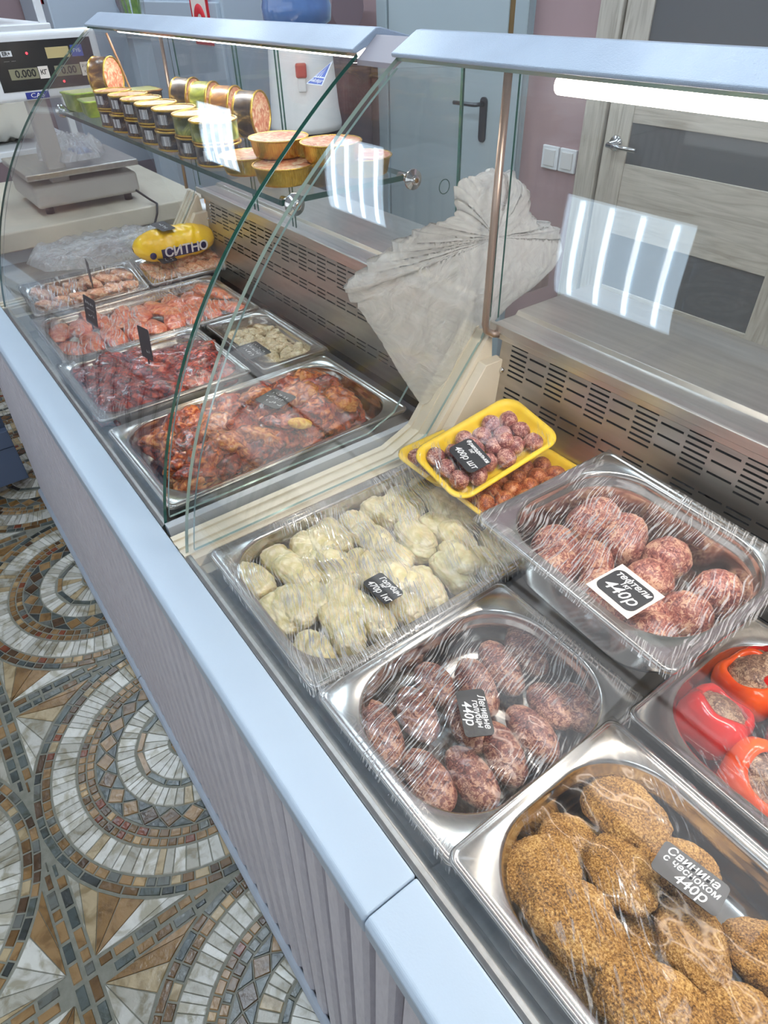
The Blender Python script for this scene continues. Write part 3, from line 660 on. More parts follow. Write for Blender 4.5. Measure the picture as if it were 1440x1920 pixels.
# large meatballs
mb_v = variants('meatball', MINCE, (0.0335,0.0335,0.031), 5, amp=0.05, freq=1.4, fine=0.018, sub=5, grit=0.012)
balls = [(-0.429,0.725,0),(-0.377,0.735,0),(-0.437,0.668,0),(-0.365,0.676,0),(-0.306,0.712,0),(-0.432,0.600,0),(-0.368,0.612,0),(-0.296,0.644,0),(-0.392,0.553,0),(-0.322,0.578,0),(-0.222,0.700,0),(-0.228,0.628,0),(-0.237,0.565,0),(-0.300,0.545,-0.004),(-0.262,0.590,-0.004)]
for i, (x, y, dz) in enumerate(balls):
    x, y = clampxy(x+0.006, y-0.004, -0.319, 0.627, 0.132, 0.102, 0.035)
    put('meatball', mb_v[i % 5], (x, y, 0.958+dz+R.uniform(-.002,.002)), (R.random()*6,R.random()*6,R.random()*6), 'large raw mince meatball in the deep steel pan', 'meatball', 'large meatballs in the deep pan')
# oval patties
ov_v = variants('mince_patty', MINCE_D, (0.052,0.0245,0.020), 4, amp=0.06, freq=1.3, fine=0.02, sub=5, grit=0.016)
for x, y, a, L in [(-.375,.250,-.32,.11),(-.368,.302,-.31,.095),(-.290,.257,-.16,.095),(-.262,.300,-.20,.095),(-.352,.392,-.27,.10),(-.355,.440,-.26,.10),(-.352,.486,-.15,.09),(-.392,.348,-.15,.08),(-.262,.352,-.26,.095),(-.254,.398,-.16,.095),(-.272,.445,-.1,.08),(-.238,.470,-.3,.08),(-.318,.345,-.2,.09)]:
    L *= 0.93; x, y = clampxy(x, y, -0.320, 0.366, 0.106, 0.136, 0.0); x = min(max(x, -0.426+L/2), -0.214-L/2)
    put('mince_patty', ov_v[R.randrange(4)], (x, y, 0.862+R.uniform(0,.004)), (R.uniform(-.15,.15),R.uniform(-.08,.08),a+R.uniform(-.1,.1)), 'raw oval mince patty in the square steel pan beside the rail', 'patty', 'oval mince patties', (L/0.104,1,1))
# breaded cutlets
br_v = variants('breaded_cutlet', CRUMB, (0.050,0.038,0.0175), 5, amp=0.14, freq=1.2, fine=0.02, sub=6, grit=0.028)
for i, (x, y, z, a, s) in enumerate([(-.125,.405,.880,.1,1.0),(-.055,.398,.878,.5,.9),(-.150,.285,.876,1.4,.9),(-.085,.345,.886,-.2,.85),(-.085,.270,.894,.15,1.05),(-.005,.350,.884,-.6,.85),(.005,.272,.896,.35,1.1),(.050,.400,.878,.3,.9),(.060,.325,.884,.9,.9),(.065,.262,.874,.2,.9),(-.140,.340,.860,.6,.9),(-.03,.32,.856,1.4,1.0),(-.05,.25,.860,.1,1.0)]):
    x, y = clampxy(x, y, -0.040, 0.338, 0.138, 0.108, 0.040)
    put('breaded_cutlet', br_v[i % 5], (x, y, z-0.007), (R.uniform(-.16,.16),R.uniform(-.16,.16),a), 'golden breaded cutlet piled in the steel pan next to the rail', 'cutlet', 'breaded cutlets', (s,s,1.05*s))
# stuffed peppers
def pepper_mesh(seed, mat):
    mb = MB(); seg = 48; prof = [(0.006,-0.030),(0.022,-0.031),(0.034,-0.024),(0.040,-0.008),(0.0405,0.008),(0.037,0.022),(0.031,0.029),(0.026,0.029),(0.0245,0.023),(0.026,0.012)]
    vs = []
    for r, z in prof:
        for k in range(seg):
            a = 2*PI*k/seg; lob = 1+0.07*math.cos(4*a+seed)*min(1, r/0.03)+0.03*fbm((math.cos(a),math.sin(a),z*20), 1.2, seed)
            vs.append((r*lob*math.cos(a), r*lob*math.sin(a), z*(1+0.08*math.cos(4*a+seed))))
    mb.add(vs, [(i*seg+k, i*seg+(k+1) % seg, (i+1)*seg+(k+1) % seg, (i+1)*seg+k) for i in range(len(prof)-1) for k in range(seg)], 0, True)
    mb.add(vs[:seg], [tuple(range(seg))[::-1]], 0, True)
    return mb.mesh('pepper_shell', mat)
fill_me = blob('filling', FILLING, (0.0265,0.0265,0.016), 5, 4, 0.16, 1.8, 0.08)
pep = [(-.135,.580,0,.25,-.35),(-.130,.668,1,.1,.2),(-.055,.552,1,-.35,-.3),(-.045,.640,0,.3,-.1),(-.050,.712,0,.1,.1),(.030,.560,0,-.3,.2),(.040,.645,1,.2,.2),(-.128,.725,0,.3,.5)]
for i, (x, y, c, rx, ry) in enumerate(pep):
    x, y = clampxy(x, y, -0.034, 0.622, 0.138, 0.108, 0.041)
    t = thing('stuffed_pepper', ('orange red' if c else 'deep red')+' sweet pepper stuffed with mince in the steel pan at the right edge', 'pepper', (x, y, 0.876), 0, ('orange red stuffed peppers' if c else 'deep red stuffed peppers'), (rx, ry, R.random()*6)); t.scale = (1.1,1.1,1.05)
    inst('pepper_shell', pepper_mesh(i*1.7, PEPPER_O if c else PEPPER), (0,0,0), parent=t)
    inst('filling', fill_me, (0,0,0.018), (0,0,i), parent=t)
# cabbage rolls: folded soft cushions
def roll_mesh(seed):
    def fn(q, p):
        x = math.copysign(abs(p.x)**0.62, p.x); y = math.copysign(abs(p.y)**0.8, p.y); z = math.copysign(abs(p.z)**0.8, p.z)
        k = 1+0.10*fbm(p, 1.4, seed)+0.035*fbm(Vector((p.x*0.6,p.y,p.z)), 6, seed+3)
        k -= 0.10*math.exp(-((p.x-0.25+0.5*p.y)/0.07)**2)
        return Vector((x,y,z))*k
    return blob('cabbage_roll', CABBAGE, (0.042,0.026,0.021), seed, 5, 0, 1, 0, 0, fn)
rolls = [roll_mesh(3+5*i) for i in range(5)]
for lay, z in ((0, 0.870), ):
    for i in range(3):
        for j in range(10):
            x = -0.706+0.090*i+R.uniform(-.004,.004); y = 0.244+0.0505*j+R.uniform(-.003,.003)
            put('cabbage_roll', rolls[R.randrange(5)], (x, y, z+R.uniform(0,.008)), (R.uniform(-.2,.2),R.uniform(-.12,.12),R.uniform(-.22,.22)+(PI if R.random()<.5 else 0)), 'pale stuffed cabbage roll packed under film in the long steel pan', 'cabbage roll', 'stuffed cabbage rolls')
for x, y in ((-.668,.300),(-.640,.360),(-.575,.330),(-.660,.440),(-.560,.420),(-.620,.500),(-.575,.550),(-.655,.590),(-.590,.640),(-.690,.520),(-.700,.370),(-.535,.520),(-.540,.300),(-.690,.645),(-.610,.265)):
    put('cabbage_roll', rolls[R.randrange(5)], (x, y, 0.882+R.uniform(0,.004)), (R.uniform(-.1,.1),R.uniform(-.08,.08),R.uniform(-.3,.3)), 'pale stuffed cabbage roll packed under film in the long steel pan', 'cabbage roll', 'stuffed cabbage rolls', (1,1,0.8))
# yellow foam trays
def foam_tray(loc, rot, label):
    t = thing('foam_tray', label, 'foam tray', loc, 0, None, rot); mb = MB()
    hx, hy = 0.0675, 0.1125
    loft(mb, [(hx-0.022,hy-0.022,0.016,0.0),(hx-0.008,hy-0.008,0.026,0.020),(hx-0.001,hy-0.001,0.030,0.0245),(hx,hy,0.030,0.027),(hx-0.002,hy-0.002,0.029,0.029),(hx-0.008,hy-0.008,0.026,0.0285),(hx-0.012,hy-0.012,0.024,0.022),(hx-0.022,hy-0.022,0.018,0.0055),(hx-0.028,hy-0.028,0.014,0.004)], 8)
    pts = rrect(hx-0.022,hy-0.022,0.016,8); mb.add([(x,y,0) for x,y in pts], [tuple(range(len(pts)))[::-1]], 0)
    mb.obj('tray_body', YFOAM, t)
    def fn(u, v):
        x=(u*2-1)*(hx-0.001); y=(v*2-1)*(hy-0.001); ed=min(1-abs(u*2-1),1-abs(v*2-1)); k=min(1,ed*5)
        return (x,y,0.0300+0.010*k*k*(3-2*k)+0.001*fbm((x,y,0),30,4,2))
    mb = MB(); n = 28; pr = lambda s, z: [(x*s, y*s, z) for x, y in rrect(hx-0.0005, hy-0.0005, 0.029, 8)]
    rings = [pr(1.004,0.024), pr(1.002,0.0292), pr(0.97,0.0315), pr(0.86,0.0375), pr(0.70,0.0405), pr(0.45,0.0415), pr(0.15,0.0420)]
    m_ = len(rings[0]); vs = [p for r_ in rings for p in r_]
    vs = [(x,y,z+0.0012*fbm((x,y,0),45,6,2)) for x,y,z in vs]
    mb.add(vs, [(i*m_+k, i*m_+(k+1)%m_, (i+1)*m_+(k+1)%m_, (i+1)*m_+k) for i in range(len(rings)-1) for k in range(m_)] + [tuple(range(len(vs)-m_, len(vs)))], 0, True)
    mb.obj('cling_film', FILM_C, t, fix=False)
    return t
small_v = variants('small_meatball', MINCE_S, (0.0168,0.0168,0.0150), 4, amp=0.07, freq=1.5, fine=0.03, sub=4)
smallo_v = variants('small_meatball', MINCE_O, (0.0175,0.0175,0.0155), 3, amp=0.07, freq=1.5, fine=0.03, sub=4)
def fill_tray(t, spots, vs, label, group, dz=0.018):
    bpy.context.view_layer.update(); M_ = t.matrix_world.copy()
    for i, (x, y, k) in enumerate(spots):
        p = M_ @ Vector((x, y, dz+k))
        put('small_meatball', vs[i % len(vs)], p, (R.random()*6,R.random()*6,R.random()*6), label, 'small meatball', group)
tray_low = foam_tray((-0.568,0.690,0.9075), (0.0,0.0,-0.03), 'lowest yellow foam tray of orange tinted meatballs, partly under the deep steel pan')
tray_left = foam_tray((-0.712,0.684,0.9085), (0.0,0.0,0.0), 'rear yellow foam tray mostly covered by the tray with the price card')
tray_top = foam_tray((-0.640,0.668,0.962), (0.17,0.20,-0.01), 'topmost yellow foam tray of small meatballs carrying a black price card')
spots = [(x*0.031+(0.006 if j % 2 else -0.006), -0.078+j*0.030, 0) for j in range(6) for x in (-1,0,1)]
fill_tray(tray_top, [(x,y,0.002) for x,y,_ in spots] + [(0.012,0.03,0.010),(-0.014,-0.02,0.009)], small_v, 'small raw meatball on the topmost yellow foam tray', 'small meatballs on the topmost yellow tray')
fill_tray(tray_left, [(x,y,0.0) for x,y,_ in spots[:12]], small_v, 'small raw meatball on the rear yellow foam tray', 'small meatballs on the rear yellow tray')
fill_tray(tray_low, [(x,y,0.0) for x,y,_ in spots], smallo_v, 'small orange tinted meatball on the lowest yellow foam tray', 'small meatballs on the lowest yellow tray')
# marinated chicken, far case
ch_me = [blob('chicken_piece', [CHICK,CHICK2,CHICK3][i % 3], (0.046,0.035,0.023), 40+9*i, 4, 0.30, 1.3, 0.05) for i in range(9)]
k = 0
for lay, (z, nx, ny) in enumerate(((0.866,4,7),(0.887,4,7),(0.905,3,6))):
    for i in range(nx):
        for j in range(ny):
            ww, dd = 0.105-0.006*lay, 0.205-0.010*lay
            x = -1.090+ww*(2*(i+.5)/nx-1)*1.02+R.uniform(-.008,.008); y = 0.462+dd*(2*(j+.5)/ny-1)+R.uniform(-.008,.008)
            put('chicken_piece', ch_me[R.randrange(9)], (x,y,z+R.uniform(-.004,.006)), (R.uniform(-.5,.5),R.uniform(-.5,.5),R.random()*6.28), 'orange marinated chicken piece heaped in the uncovered steel pan', 'chicken piece', 'marinated chicken pieces', (1,1,1))
put('lemon_wedge', blob('lemon_wedge', meat('lemon flesh', srgb(214,140,30), srgb(232,176,60), srgb(240,200,100), 60), (0.024,0.013,0.010), 77, 4, .08, 1.2, .02), (-0.985,0.500,0.925), (0.2,0.1,0.9), 'yellow lemon wedge on the marinated chicken pieces', 'lemon wedge', None)
for o_ in COL.objects:
    if o_.name.startswith('lemon_wedge') and 'group' in o_: del o_['group']
dk = [blob('meat_chunk', DARKMEAT, (0.060,0.042,0.021), 100+9*i, 4, 0.28, 1.3, 0.05) for i in range(4)]
for i in range(4):
    for j in range(5):
        put('meat_chunk', dk[R.randrange(4)], (-1.532+0.058*i+R.uniform(-.008,.008), 0.252+0.060*j+R.uniform(-.008,.008), 0.880+R.uniform(-.006,.010)), (R.uniform(-.4,.4),R.uniform(-.4,.4),R.random()*6.28), 'dark red marinated meat chunk under film in the steel pan', 'meat chunk', 'dark red marinated meat')
rd = [blob('meat_fillet', REDMEAT, (0.075,0.030,0.013), 140+9*i, 4, 0.2, 1.2, 0.03) for i in range(4)]
for i in range(2):
    for j in range(9):
        put('meat_fillet', rd[R.randrange(4)], (-1.830+0.116*i+R.uniform(-.010,.010), 0.258+0.054*j+R.uniform(-.006,.006), 0.884+R.uniform(-.004,.008)), (R.uniform(-.2,.2),R.uniform(-.1,.1),R.uniform(-.35,.35)), 'light red marinated meat fillet under hazy film in the long steel pan', 'meat fillet', 'light red marinated fillets')
pl = [blob('poultry_piece', PALEMEAT, (0.044,0.026,0.018), 180+9*i, 4, 0.25, 1.3, 0.04) for i in range(4)]
for x0, y0, y1, lab, grp in ((-2.010,0.275,0.510,'pale raw poultry piece under film in the tilted pan beside the rail','poultry in the tilted pan by the rail'),(-2.012,0.600,0.795,'pale raw chicken piece under film in the pan near the yellow packet','chicken in the pan near the yellow packet')):
    for j in range(6):
        for i in (-1,1):
            put('poultry_piece', pl[R.randrange(4)], (x0+i*0.026+R.uniform(-.004,.004), y0+(y1-y0)*j/5, 0.920-i*0.007), (R.uniform(-.3,.3),0.25,R.uniform(-.6,.6)+1.2), lab, 'poultry piece', grp, (.8,.8,.8))
ps = [blob('poultry_strip', PALEMINCE, (0.026,0.015,0.010), 220+9*i, 3, 0.35, 1.5, 0.08) for i in range(4)]
for i in range(9):
    for j in range(4):
        put('poultry_strip', ps[R.randrange(4)], (-1.545+0.0265*i+R.uniform(-.006,.006), 0.614+0.031*j+R.uniform(-.005,.005), 0.872+R.uniform(-.003,.008)), (R.uniform(-.4,.4),R.uniform(-.4,.4),R.random()*6.28), 'pale shredded poultry strip in the small steel pan', 'poultry strip', 'pale shredded poultry')

# ================================================================ PRICE CARDS
def scribble(parent, rows, seed):
    """illegible chalk handwriting: rows of (x0, x1, y, height)"""
    R2 = random.Random(seed); g = MB()
    for x0, x1, y, h in rows:
        x = x0
        while x < x1:
            L = R2.uniform(0.5, 1.1)*h*0.8; n = R2.choice((1, 2, 2, 3)); px_, py_ = x, y + R2.uniform(-.4, .4)*h
            for _ in range(n+1):
                qx, qy = x + R2.uniform(0, L), y + R2.uniform(-.5, .5)*h
                d = Vector((qx-px_, qy-py_, 0)); 
                if d.length > 1e-4:
                    nn = Vector((-d.y, d.x, 0)).normalized()*h*0.055
                    a, b = Vector((px_, py_, 0.0011)), Vector((qx, qy, 0.0011))
                    g.add([a-nn, b-nn, b+nn, a+nn], [(0,1,2,3)])
                px_, py_ = qx, qy
            x += L + h*0.25
    g.obj('chalk_writing', WHITEINK, parent, fix=False)
def card(W, D, loc, rot, label, lines, paper=None, r=0.006, tilt=None):
    rows = lines if lines and len(lines[0]) == 4 else None
    if rows: lines = []
    t = thing('price_card', label, 'price card', loc, 0, None, rot)
    poly = [p for p in rrect(W/2, D/2, r, 5)]
    MB().prism_z(poly, 0, 0.0008).obj('card', BLACKCARD, t)
    if paper:
        MB().box(-paper[0]/2, paper[0]/2, -paper[1]/2, paper[1]/2, -0.0006, -0.0001).obj('paper_backing', PAPER, t)
    for s, size, x, y, sx in lines: text('lettering', s, size, (x, y, 0.001), (0,0,0.0), WHITEINK, t, 0.25, sx, bold=0.0002)
    if rows: scribble(t, rows, int(abs(loc[0])*1000))
    return t
card(0.058, 0.046, (-0.268,0.540,1.0245), (0.02,0,-0.09), 'black price card for meatballs on a white paper on the film of the deep pan', [('тефтели',0.0135,0.0,0.0145,0.95),('1кг',0.010,-0.004,0.005,0.9),('440р',0.022,0.0,-0.0085,1.0)], (0.066,0.062), 0.010)
card(0.057, 0.036, (-0.541,0.376,0.9065), (0,0,0.02), 'black price card on the film over the stuffed cabbage rolls', [('Голубцы',0.0115,0.004,0.0105,0.95),('1кг',0.008,-0.004,0.002,0.9),('470р 1кг',0.0145,0.002,-0.0085,0.9)], None, 0.006)
card(0.065, 0.036, (-0.306,0.342,0.9050), (0,0,-0.53), 'black price card on the film over the oval mince patties', [('Ленивые',0.0115,0.0,0.0115,0.95),('голубцы',0.0105,0.002,0.003,0.9),('440р',0.016,0.0,-0.0085,1.0)], None, 0.006)
card(0.064, 0.046, (-0.622,0.614,0.9965), (0.17,0.20,-0.10), 'black price card on the topmost yellow foam tray', [('Фрикадельки',0.0098,0.0,0.0150,0.9),('1кг',0.0085,-0.006,0.007,0.9),('400р шт',0.0155,0.0,-0.0085,0.95)], None, 0.009)
card(0.066, 0.036, (-0.039,0.379,0.9150), (0,0,0.16), 'black price card on the film over the breaded cutlets', [('Свинина',0.0125,-0.002,0.0105,1.0),('с чесноком',0.0105,0.0,0.0015,0.95),('440р',0.0150,0.004,-0.0095,1.0)], None, 0.005)
card(0.066, 0.060, (-1.081,0.501,0.9370), (0.0,0.0,0.30), 'black price card lying on the marinated chicken pieces', [(-.022,.020,.014,.009),(-.024,.018,.001,.008),(-.012,.020,-.014,.011)], None, 0.008)
card(0.082, 0.058, (-1.374,0.597,0.9060), (0,0,0.0), 'black price card on the small pan of pale poultry', [(-.030,.026,.016,.010),(-.030,.028,.002,.010),(-.022,.022,-.014,.012)], None, 0.004)
card(0.062, 0.050, (-2.010,0.640,0.958), (0,0.22,0.1), 'black price card on the film over the pale chicken in front of the yellow packet', [(-.022,.020,.011,.009),(-.018,.018,-.007,.011)], None, 0.008)
card(0.075, 0.045, (-2.052,0.668,1.034), (0.0,0.1,0.15), 'black price card lying on the yellow packet', [(-.022,.022,.0,.013)], None, 0.008)
def standing(W, Hh, loc, rot, label, lines):
    rows = lines if lines and len(lines[0]) == 4 else None
    if rows: lines = []
    t = thing('standing_price_card', label, 'price card', loc, 0, None, rot)
    MB().prism_z(rrect(W/2, Hh/2, 0.005, 5), 0, 0.001).obj('card', BLACKCARD, t)
    MB().box(-0.002,0.002,-Hh/2-0.012,-Hh/2,-0.001,0.001).obj('pick', DARKP, t)
    for s, size, x, y, sx in lines: text('lettering', s, size, (x, y, 0.0012), (0,0,0), WHITEINK, t, 0.25, sx, bold=0.0001)
    if rows: scribble(t, rows, int(abs(loc[0])*1000))
standing(0.052,0.072,(-1.730,0.330,0.962),(1.45,0.12,0.25),'standing black price card stuck in the light red fillets',[(-.018,.012,.020,.009),(-.018,.018,.004,.006),(-.010,.016,-.012,.008)])
standing(0.050,0.070,(-1.380,0.352,0.995),(1.45,-0.05,0.15),'standing black price card stuck in the dark red marinated meat',[(.002,.016,-.016,.010)])
standing(0.050,0.066,(-1.985,0.408,0.975),(1.5,0.0,-0.12),'black price card seen edge-on in the tilted pan of poultry',[(-.014,.014,.010,.009)])
# ================================================================ PACKETS AND BAGS
POLY = None
def poly_film(name, col, opac, tr_w=0.5, gl=0.2):
    m = bpy.data.materials.new(name); t = NT(m); t.n.remove(t.bsdf)
    v = coords(t, (1,1,1)); n = t.new('ShaderNodeTexNoise'); n.inputs['Scale'].default_value = 16; n.inputs['Detail'].default_value = 7; n.inputs['Distortion'].default_value = 2.5; t.link(v, n.inputs['Vector'])
    b = t.new('ShaderNodeBump'); b.inputs['Strength'].default_value = 1.0; b.inputs['Distance'].default_value = 0.010; t.link(n.outputs['Fac'], b.inputs['Height'])
    tr = t.new('ShaderNodeBsdfTransparent'); tl = t.new('ShaderNodeBsdfTranslucent'); tl.inputs[0].default_value = col; df = t.new('ShaderNodeBsdfDiffuse'); df.inputs[0].default_value = col
    gs = t.new('ShaderNodeBsdfGlossy'); gs.inputs['Roughness'].default_value = 0.13
    for q in (tl, df, gs): t.link(b.outputs[0], q.inputs['Normal'])
    a = t.new('ShaderNodeMixShader'); a.inputs[0].default_value = 0.5; t.link(tl.outputs[0], a.inputs[1]); t.link(df.outputs[0], a.inputs[2])
    rr = t.new('ShaderNodeMath', operation='MULTIPLY_ADD'); rr.inputs[1].default_value = 0.5; rr.inputs[2].default_value = opac-0.25; t.link(n.outputs['Fac'], rr.inputs[0])
    c = t.new('ShaderNodeMixShader'); t.link(rr.outputs[0], c.inputs[0]); t.link(tr.outputs[0], c.inputs[1]); t.link(a.outputs[0], c.inputs[2])
    f, _ = schlick(t, 0.12, gl*3); d = t.new('ShaderNodeMixShader'); t.link(f, d.inputs[0]); t.link(c.outputs[0], d.inputs[1]); t.link(gs.outputs[0], d.inputs[2])
    t.link(d.outputs[0], t.out.inputs[0]); MATS[name] = m; return m
BAGM = poly_film('milky plastic bag film', (0.97,0.96,0.93,1), 0.52)
CLEARM = poly_film('thin clear plastic', (0.9,0.9,0.9,1), 0.26)
def pillow(outline, thick, mat, name, to3, seed=1, wr=0.25, n=150, rings=26, centre=None, parent=None, ragged=0):
    pts = [Vector((a, b)) for a, b in outline]; m_ = len(pts); L = [(pts[(i+1) % m_]-pts[i]).length for i in range(m_)]; tot = sum(L); res = []
    for k in range(n):
        d = tot*k/n; i = 0
        while d > L[i]: d -= L[i]; i += 1
        res.append(pts[i].lerp(pts[(i+1) % m_], d/L[i]))
    if ragged:
        res = [p + Vector((noise.noise(Vector((k*0.55, 3, 0))), noise.noise(Vector((k*0.55, 9, 0)))))*(ragged if p.y > 1.19 else ragged*0.12) for k, p in enumerate(res)]
    c = Vector(centre) if centre else sum(pts, Vector((0,0)))/m_
    mb = MB()
    for sgn in (1, -1):
        vs = []
        for r in range(rings+1):
            f = 1-(r/rings)**1.0
            for k in range(n):
                p = c.lerp(res[k], f); th = thick*math.sqrt(max(0, 1-f**4))
                w_ = wr*thick*fbm((p.x*1.0, p.y*1.0, sgn*0.7), 22, seed, 4)*min(1, (1-f)*6+0.15) + wr*thick*0.45*math.sin(math.atan2(p.y-c.y, p.x-c.x)*17+6*fbm((p.x,p.y,0), 8, seed))*(1-(1-f))*min(1,(1-f)*8)
                vs.append(to3(p.x, p.y, sgn*(th*0.9)+w_))
        mb.add(vs, [(r*n+k, r*n+(k+1) % n, (r+1)*n+(k+1) % n, (r+1)*n+k) for r in range(rings) for k in range(n)], 0, True)
    return mb.obj(name, mat, parent)
out = [(0.53,1.228),(0.61,1.262),(0.689,1.284),(0.745,1.288),(0.772,1.296),(0.762,1.318),(0.757,1.336),(0.775,1.346),(0.800,1.345),(0.835,1.352),(0.862,1.340),(0.885,1.335),(0.907,1.318),(0.925,1.300),(0.930,1.268),(0.955,1.245),(0.985,1.238),(1.02,1.222),(1.038,1.177),(1.02,1.150),(0.975,1.127),(0.91,1.108),(0.86,1.08),(0.80,1.03),(0.745,0.99),(0.715,0.955),(0.690,0.962),(0.637,1.05),(0.60,1.12),(0.56,1.185)]
o = pillow(out, 0.030, BAGM, 'plastic_bag', lambda a, b, c: (-0.842+c, a, b), 3, 0.15, 240, 60, (0.83,1.25), None, 0.014)
tag(o, 'crumpled milky plastic bag stuffed upright in the gap between the two display cases', 'plastic bag')
# yellow poultry packet
t = thing('poultry_packet', 'bright yellow packet of chicken with a dark blue lettering band in the far case', 'food packet', (-2.045,0.690,0.985), 0, None, (0.0,0.55,-0.06))
YB = noisy('yellow packet film', [(0.3, srgb(240,190,8)), (0.7, srgb(250,212,26))], 10, (1,1,1), 0.28, 0.6, 30, 5, dist=0.005, distort=2, coat=0.5)
pk = MB()
def pfn(u, v):
    a = 2*PI*u; y = (v*2-1); e = max(0.02, 1-abs(y)**3.2)**0.5; k = 1+0.07*fbm((math.cos(a),math.sin(a),y*3), 2.2, 4, 3)
    return (0.052*math.cos(a)*e*k, 0.128*y, 0.040*math.sin(a)*e*k)
pk.grid(pfn, 48, 48); pk.obj('wrapper', YB, t)
bd = MB(); bd.grid(lambda u, v: (lambda y, a: (0.0545*math.cos(a)*(max(.02,1-abs(y)**3.2)**.5), 0.128*y, 0.0425*math.sin(a)*(max(.02,1-abs(y)**3.2)**.5)))(-0.45+1.1*u, 0.05+0.62*v), 24, 10)
bd.obj('blue_band', base('packet dark blue', srgb(30,32,84), 0.35), t)
bpy.context.view_layer.update()
for i, ch in enumerate('СИТНО'):
    text('lettering', ch, 0.040, (0.0505,-0.036+0.027*i,0.0185), (0,1.18,0), WHITEINK, t, 0.0, 1.0, bold=0.0008).rotation_euler = Matrix(((0,-0.33,0.944),(1,0,0),(0,0.944,0.33))).to_euler()
gl_ = MB().lathe([(0,0.0),(0.009,0.001),(0.010,0.004),(0,0.005)], 20, (0.046,-0.085,0.014), 0, Matrix.Rotation(1.1, 4, 'Y')); gl_.obj('blue_dot', base('packet dark blue', srgb(30,32,84), 0.35), t)
# clear crumpled sheet beyond the tilted pans
o = pillow([(-0.20,-0.14),(-0.05,-0.17),(0.10,-0.15),(0.19,-0.06),(0.17,0.06),(0.20,0.15),(0.05,0.18),(-0.10,0.16),(-0.19,0.10),(-0.22,-0.02)], 0.022, CLEARM, 'clear_plastic_wrap', lambda a, b, c: (-2.31+a*0.78, 0.56+b*1.5, 0.925+abs(c)*1.3), 9, 0.6)
tag(o, 'crumpled clear plastic wrap lying on the steel corner shelf past the far glass', 'plastic wrap')

# ================================================================ TINS ON THE SHELF
def label_mat(name, cs, sc=30): return noisy(name, [(0.30, cs[0]), (0.46, cs[1]), (0.58, cs[2]), (0.72, cs[3])], sc, (1,1,1), 0.3, distort=1.6, coat=0.4)
LAB_DARK = label_mat('dark navy label', [srgb(22,24,34), srgb(34,34,46), srgb(58,44,38), srgb(150,120,80)])
LAB_GREEN = label_mat('green olive label', [srgb(40,46,20), srgb(88,96,34), srgb(130,136,60), srgb(190,180,90)])
LAB_BROWN = label_mat('brown gold label', [srgb(46,32,24), srgb(96,66,36), srgb(150,112,50), srgb(214,180,96)])
LAB_BLACK = label_mat('black label with gold', [srgb(24,20,20), srgb(38,32,28), srgb(70,58,36), srgb(180,150,80)])
LID_FOOD = label_mat('printed lid', [srgb(150,60,40), srgb(200,130,100), srgb(226,200,170), srgb(236,226,206)], 60)
LAB_LIME = label_mat('lime green label', [srgb(110,150,30), srgb(140,176,44), srgb(170,196,70), srgb(226,230,170)], 16)
def barmat():
    m = base('barcode print', srgb(230,230,230), 0.4); t = NT(m); c = t.new('ShaderNodeTexCoord'); wv = t.new('ShaderNodeTexNoise'); mp = t.new('ShaderNodeMapping'); mp.inputs['Scale'].default_value = (900,900,0); t.link(c.outputs['Object'], mp.inputs['Vector']); t.link(mp.outputs[0], wv.inputs['Vector']); wv.inputs['Scale'].default_value = 1
    t.link(ramp(t, wv.outputs['Fac'], [(0.49, srgb(30,30,34)), (0.51, srgb(226,228,230))]), t.bsdf.inputs['Base Color']); return m
BAR = barmat()
def tin(loc, rot, lab, label, group=None, r=0.0415, h=0.034, two=None):
    t = thing('food_tin', label, 'tin', loc, 0, group, rot)
    g = MB(); g.lathe([(0,0.0),(r-0.003,0),(r-0.001,0.0005),(r,0.0015),(r,0.003),(r-0.0015,0.004)], 40); g.lathe([(r-0.0015,0.004),(r-0.0015,h-0.004)], 40, mi=1)
    g.lathe([(r-0.0015,h-0.004),(r,h-0.003),(r+0.0002,h-0.001),(r-0.001,h),(r-0.003,h-0.0006),(r-0.0035,h-0.002)], 40)
    o = g.obj('tin_body', [GOLD, lab], t)
    g = MB().lathe([(0,h-0.0018),(r-0.0036,h-0.0018)], 40); g.obj('lid', LID_FOOD, t)
    return t
proto = {}
bars = MB(); 
def add_bar(t, a, r=0.0415, h=0.034):
    g = MB(); n = 8
    vs = [((r-0.0011)*math.cos(a-0.26+0.52*i/n), (r-0.0011)*math.sin(a-0.26+0.52*i/n), z) for z in (0.010, 0.026) for i in range(n+1)]
    g.add(vs, [(i, i+1, n+2+i, n+1+i) for i in range(n)], 0, True); g.obj('barcode', BAR, t, fix=False)
xs_ = [-1.196,-1.284,-1.372,-1.460,-1.548,-1.636,-1.722]
labs = [LAB_GREEN, LAB_GREEN, LAB_DARK, LAB_DARK, LAB_DARK, LAB_DARK, LAB_DARK]
for i, x in enumerate(xs_):
    for k in range(2):
        lb = labs[i] if k else LAB_DARK
        nm = ('olive green labelled' if lb is LAB_GREEN else 'dark labelled')
        t = tin((x+R.uniform(-.002,.002), 0.519+R.uniform(-.003,.003), SZ+0.0003+0.0345*k), (0,0,0), lb, nm+' round tin, '+('top' if k else 'bottom')+' layer of the shelf\'s front row', nm+' tins, '+('top' if k else 'bottom')+' layer of the front row')
        if lb is LAB_DARK: add_bar(t, -0.9-0.05*i)
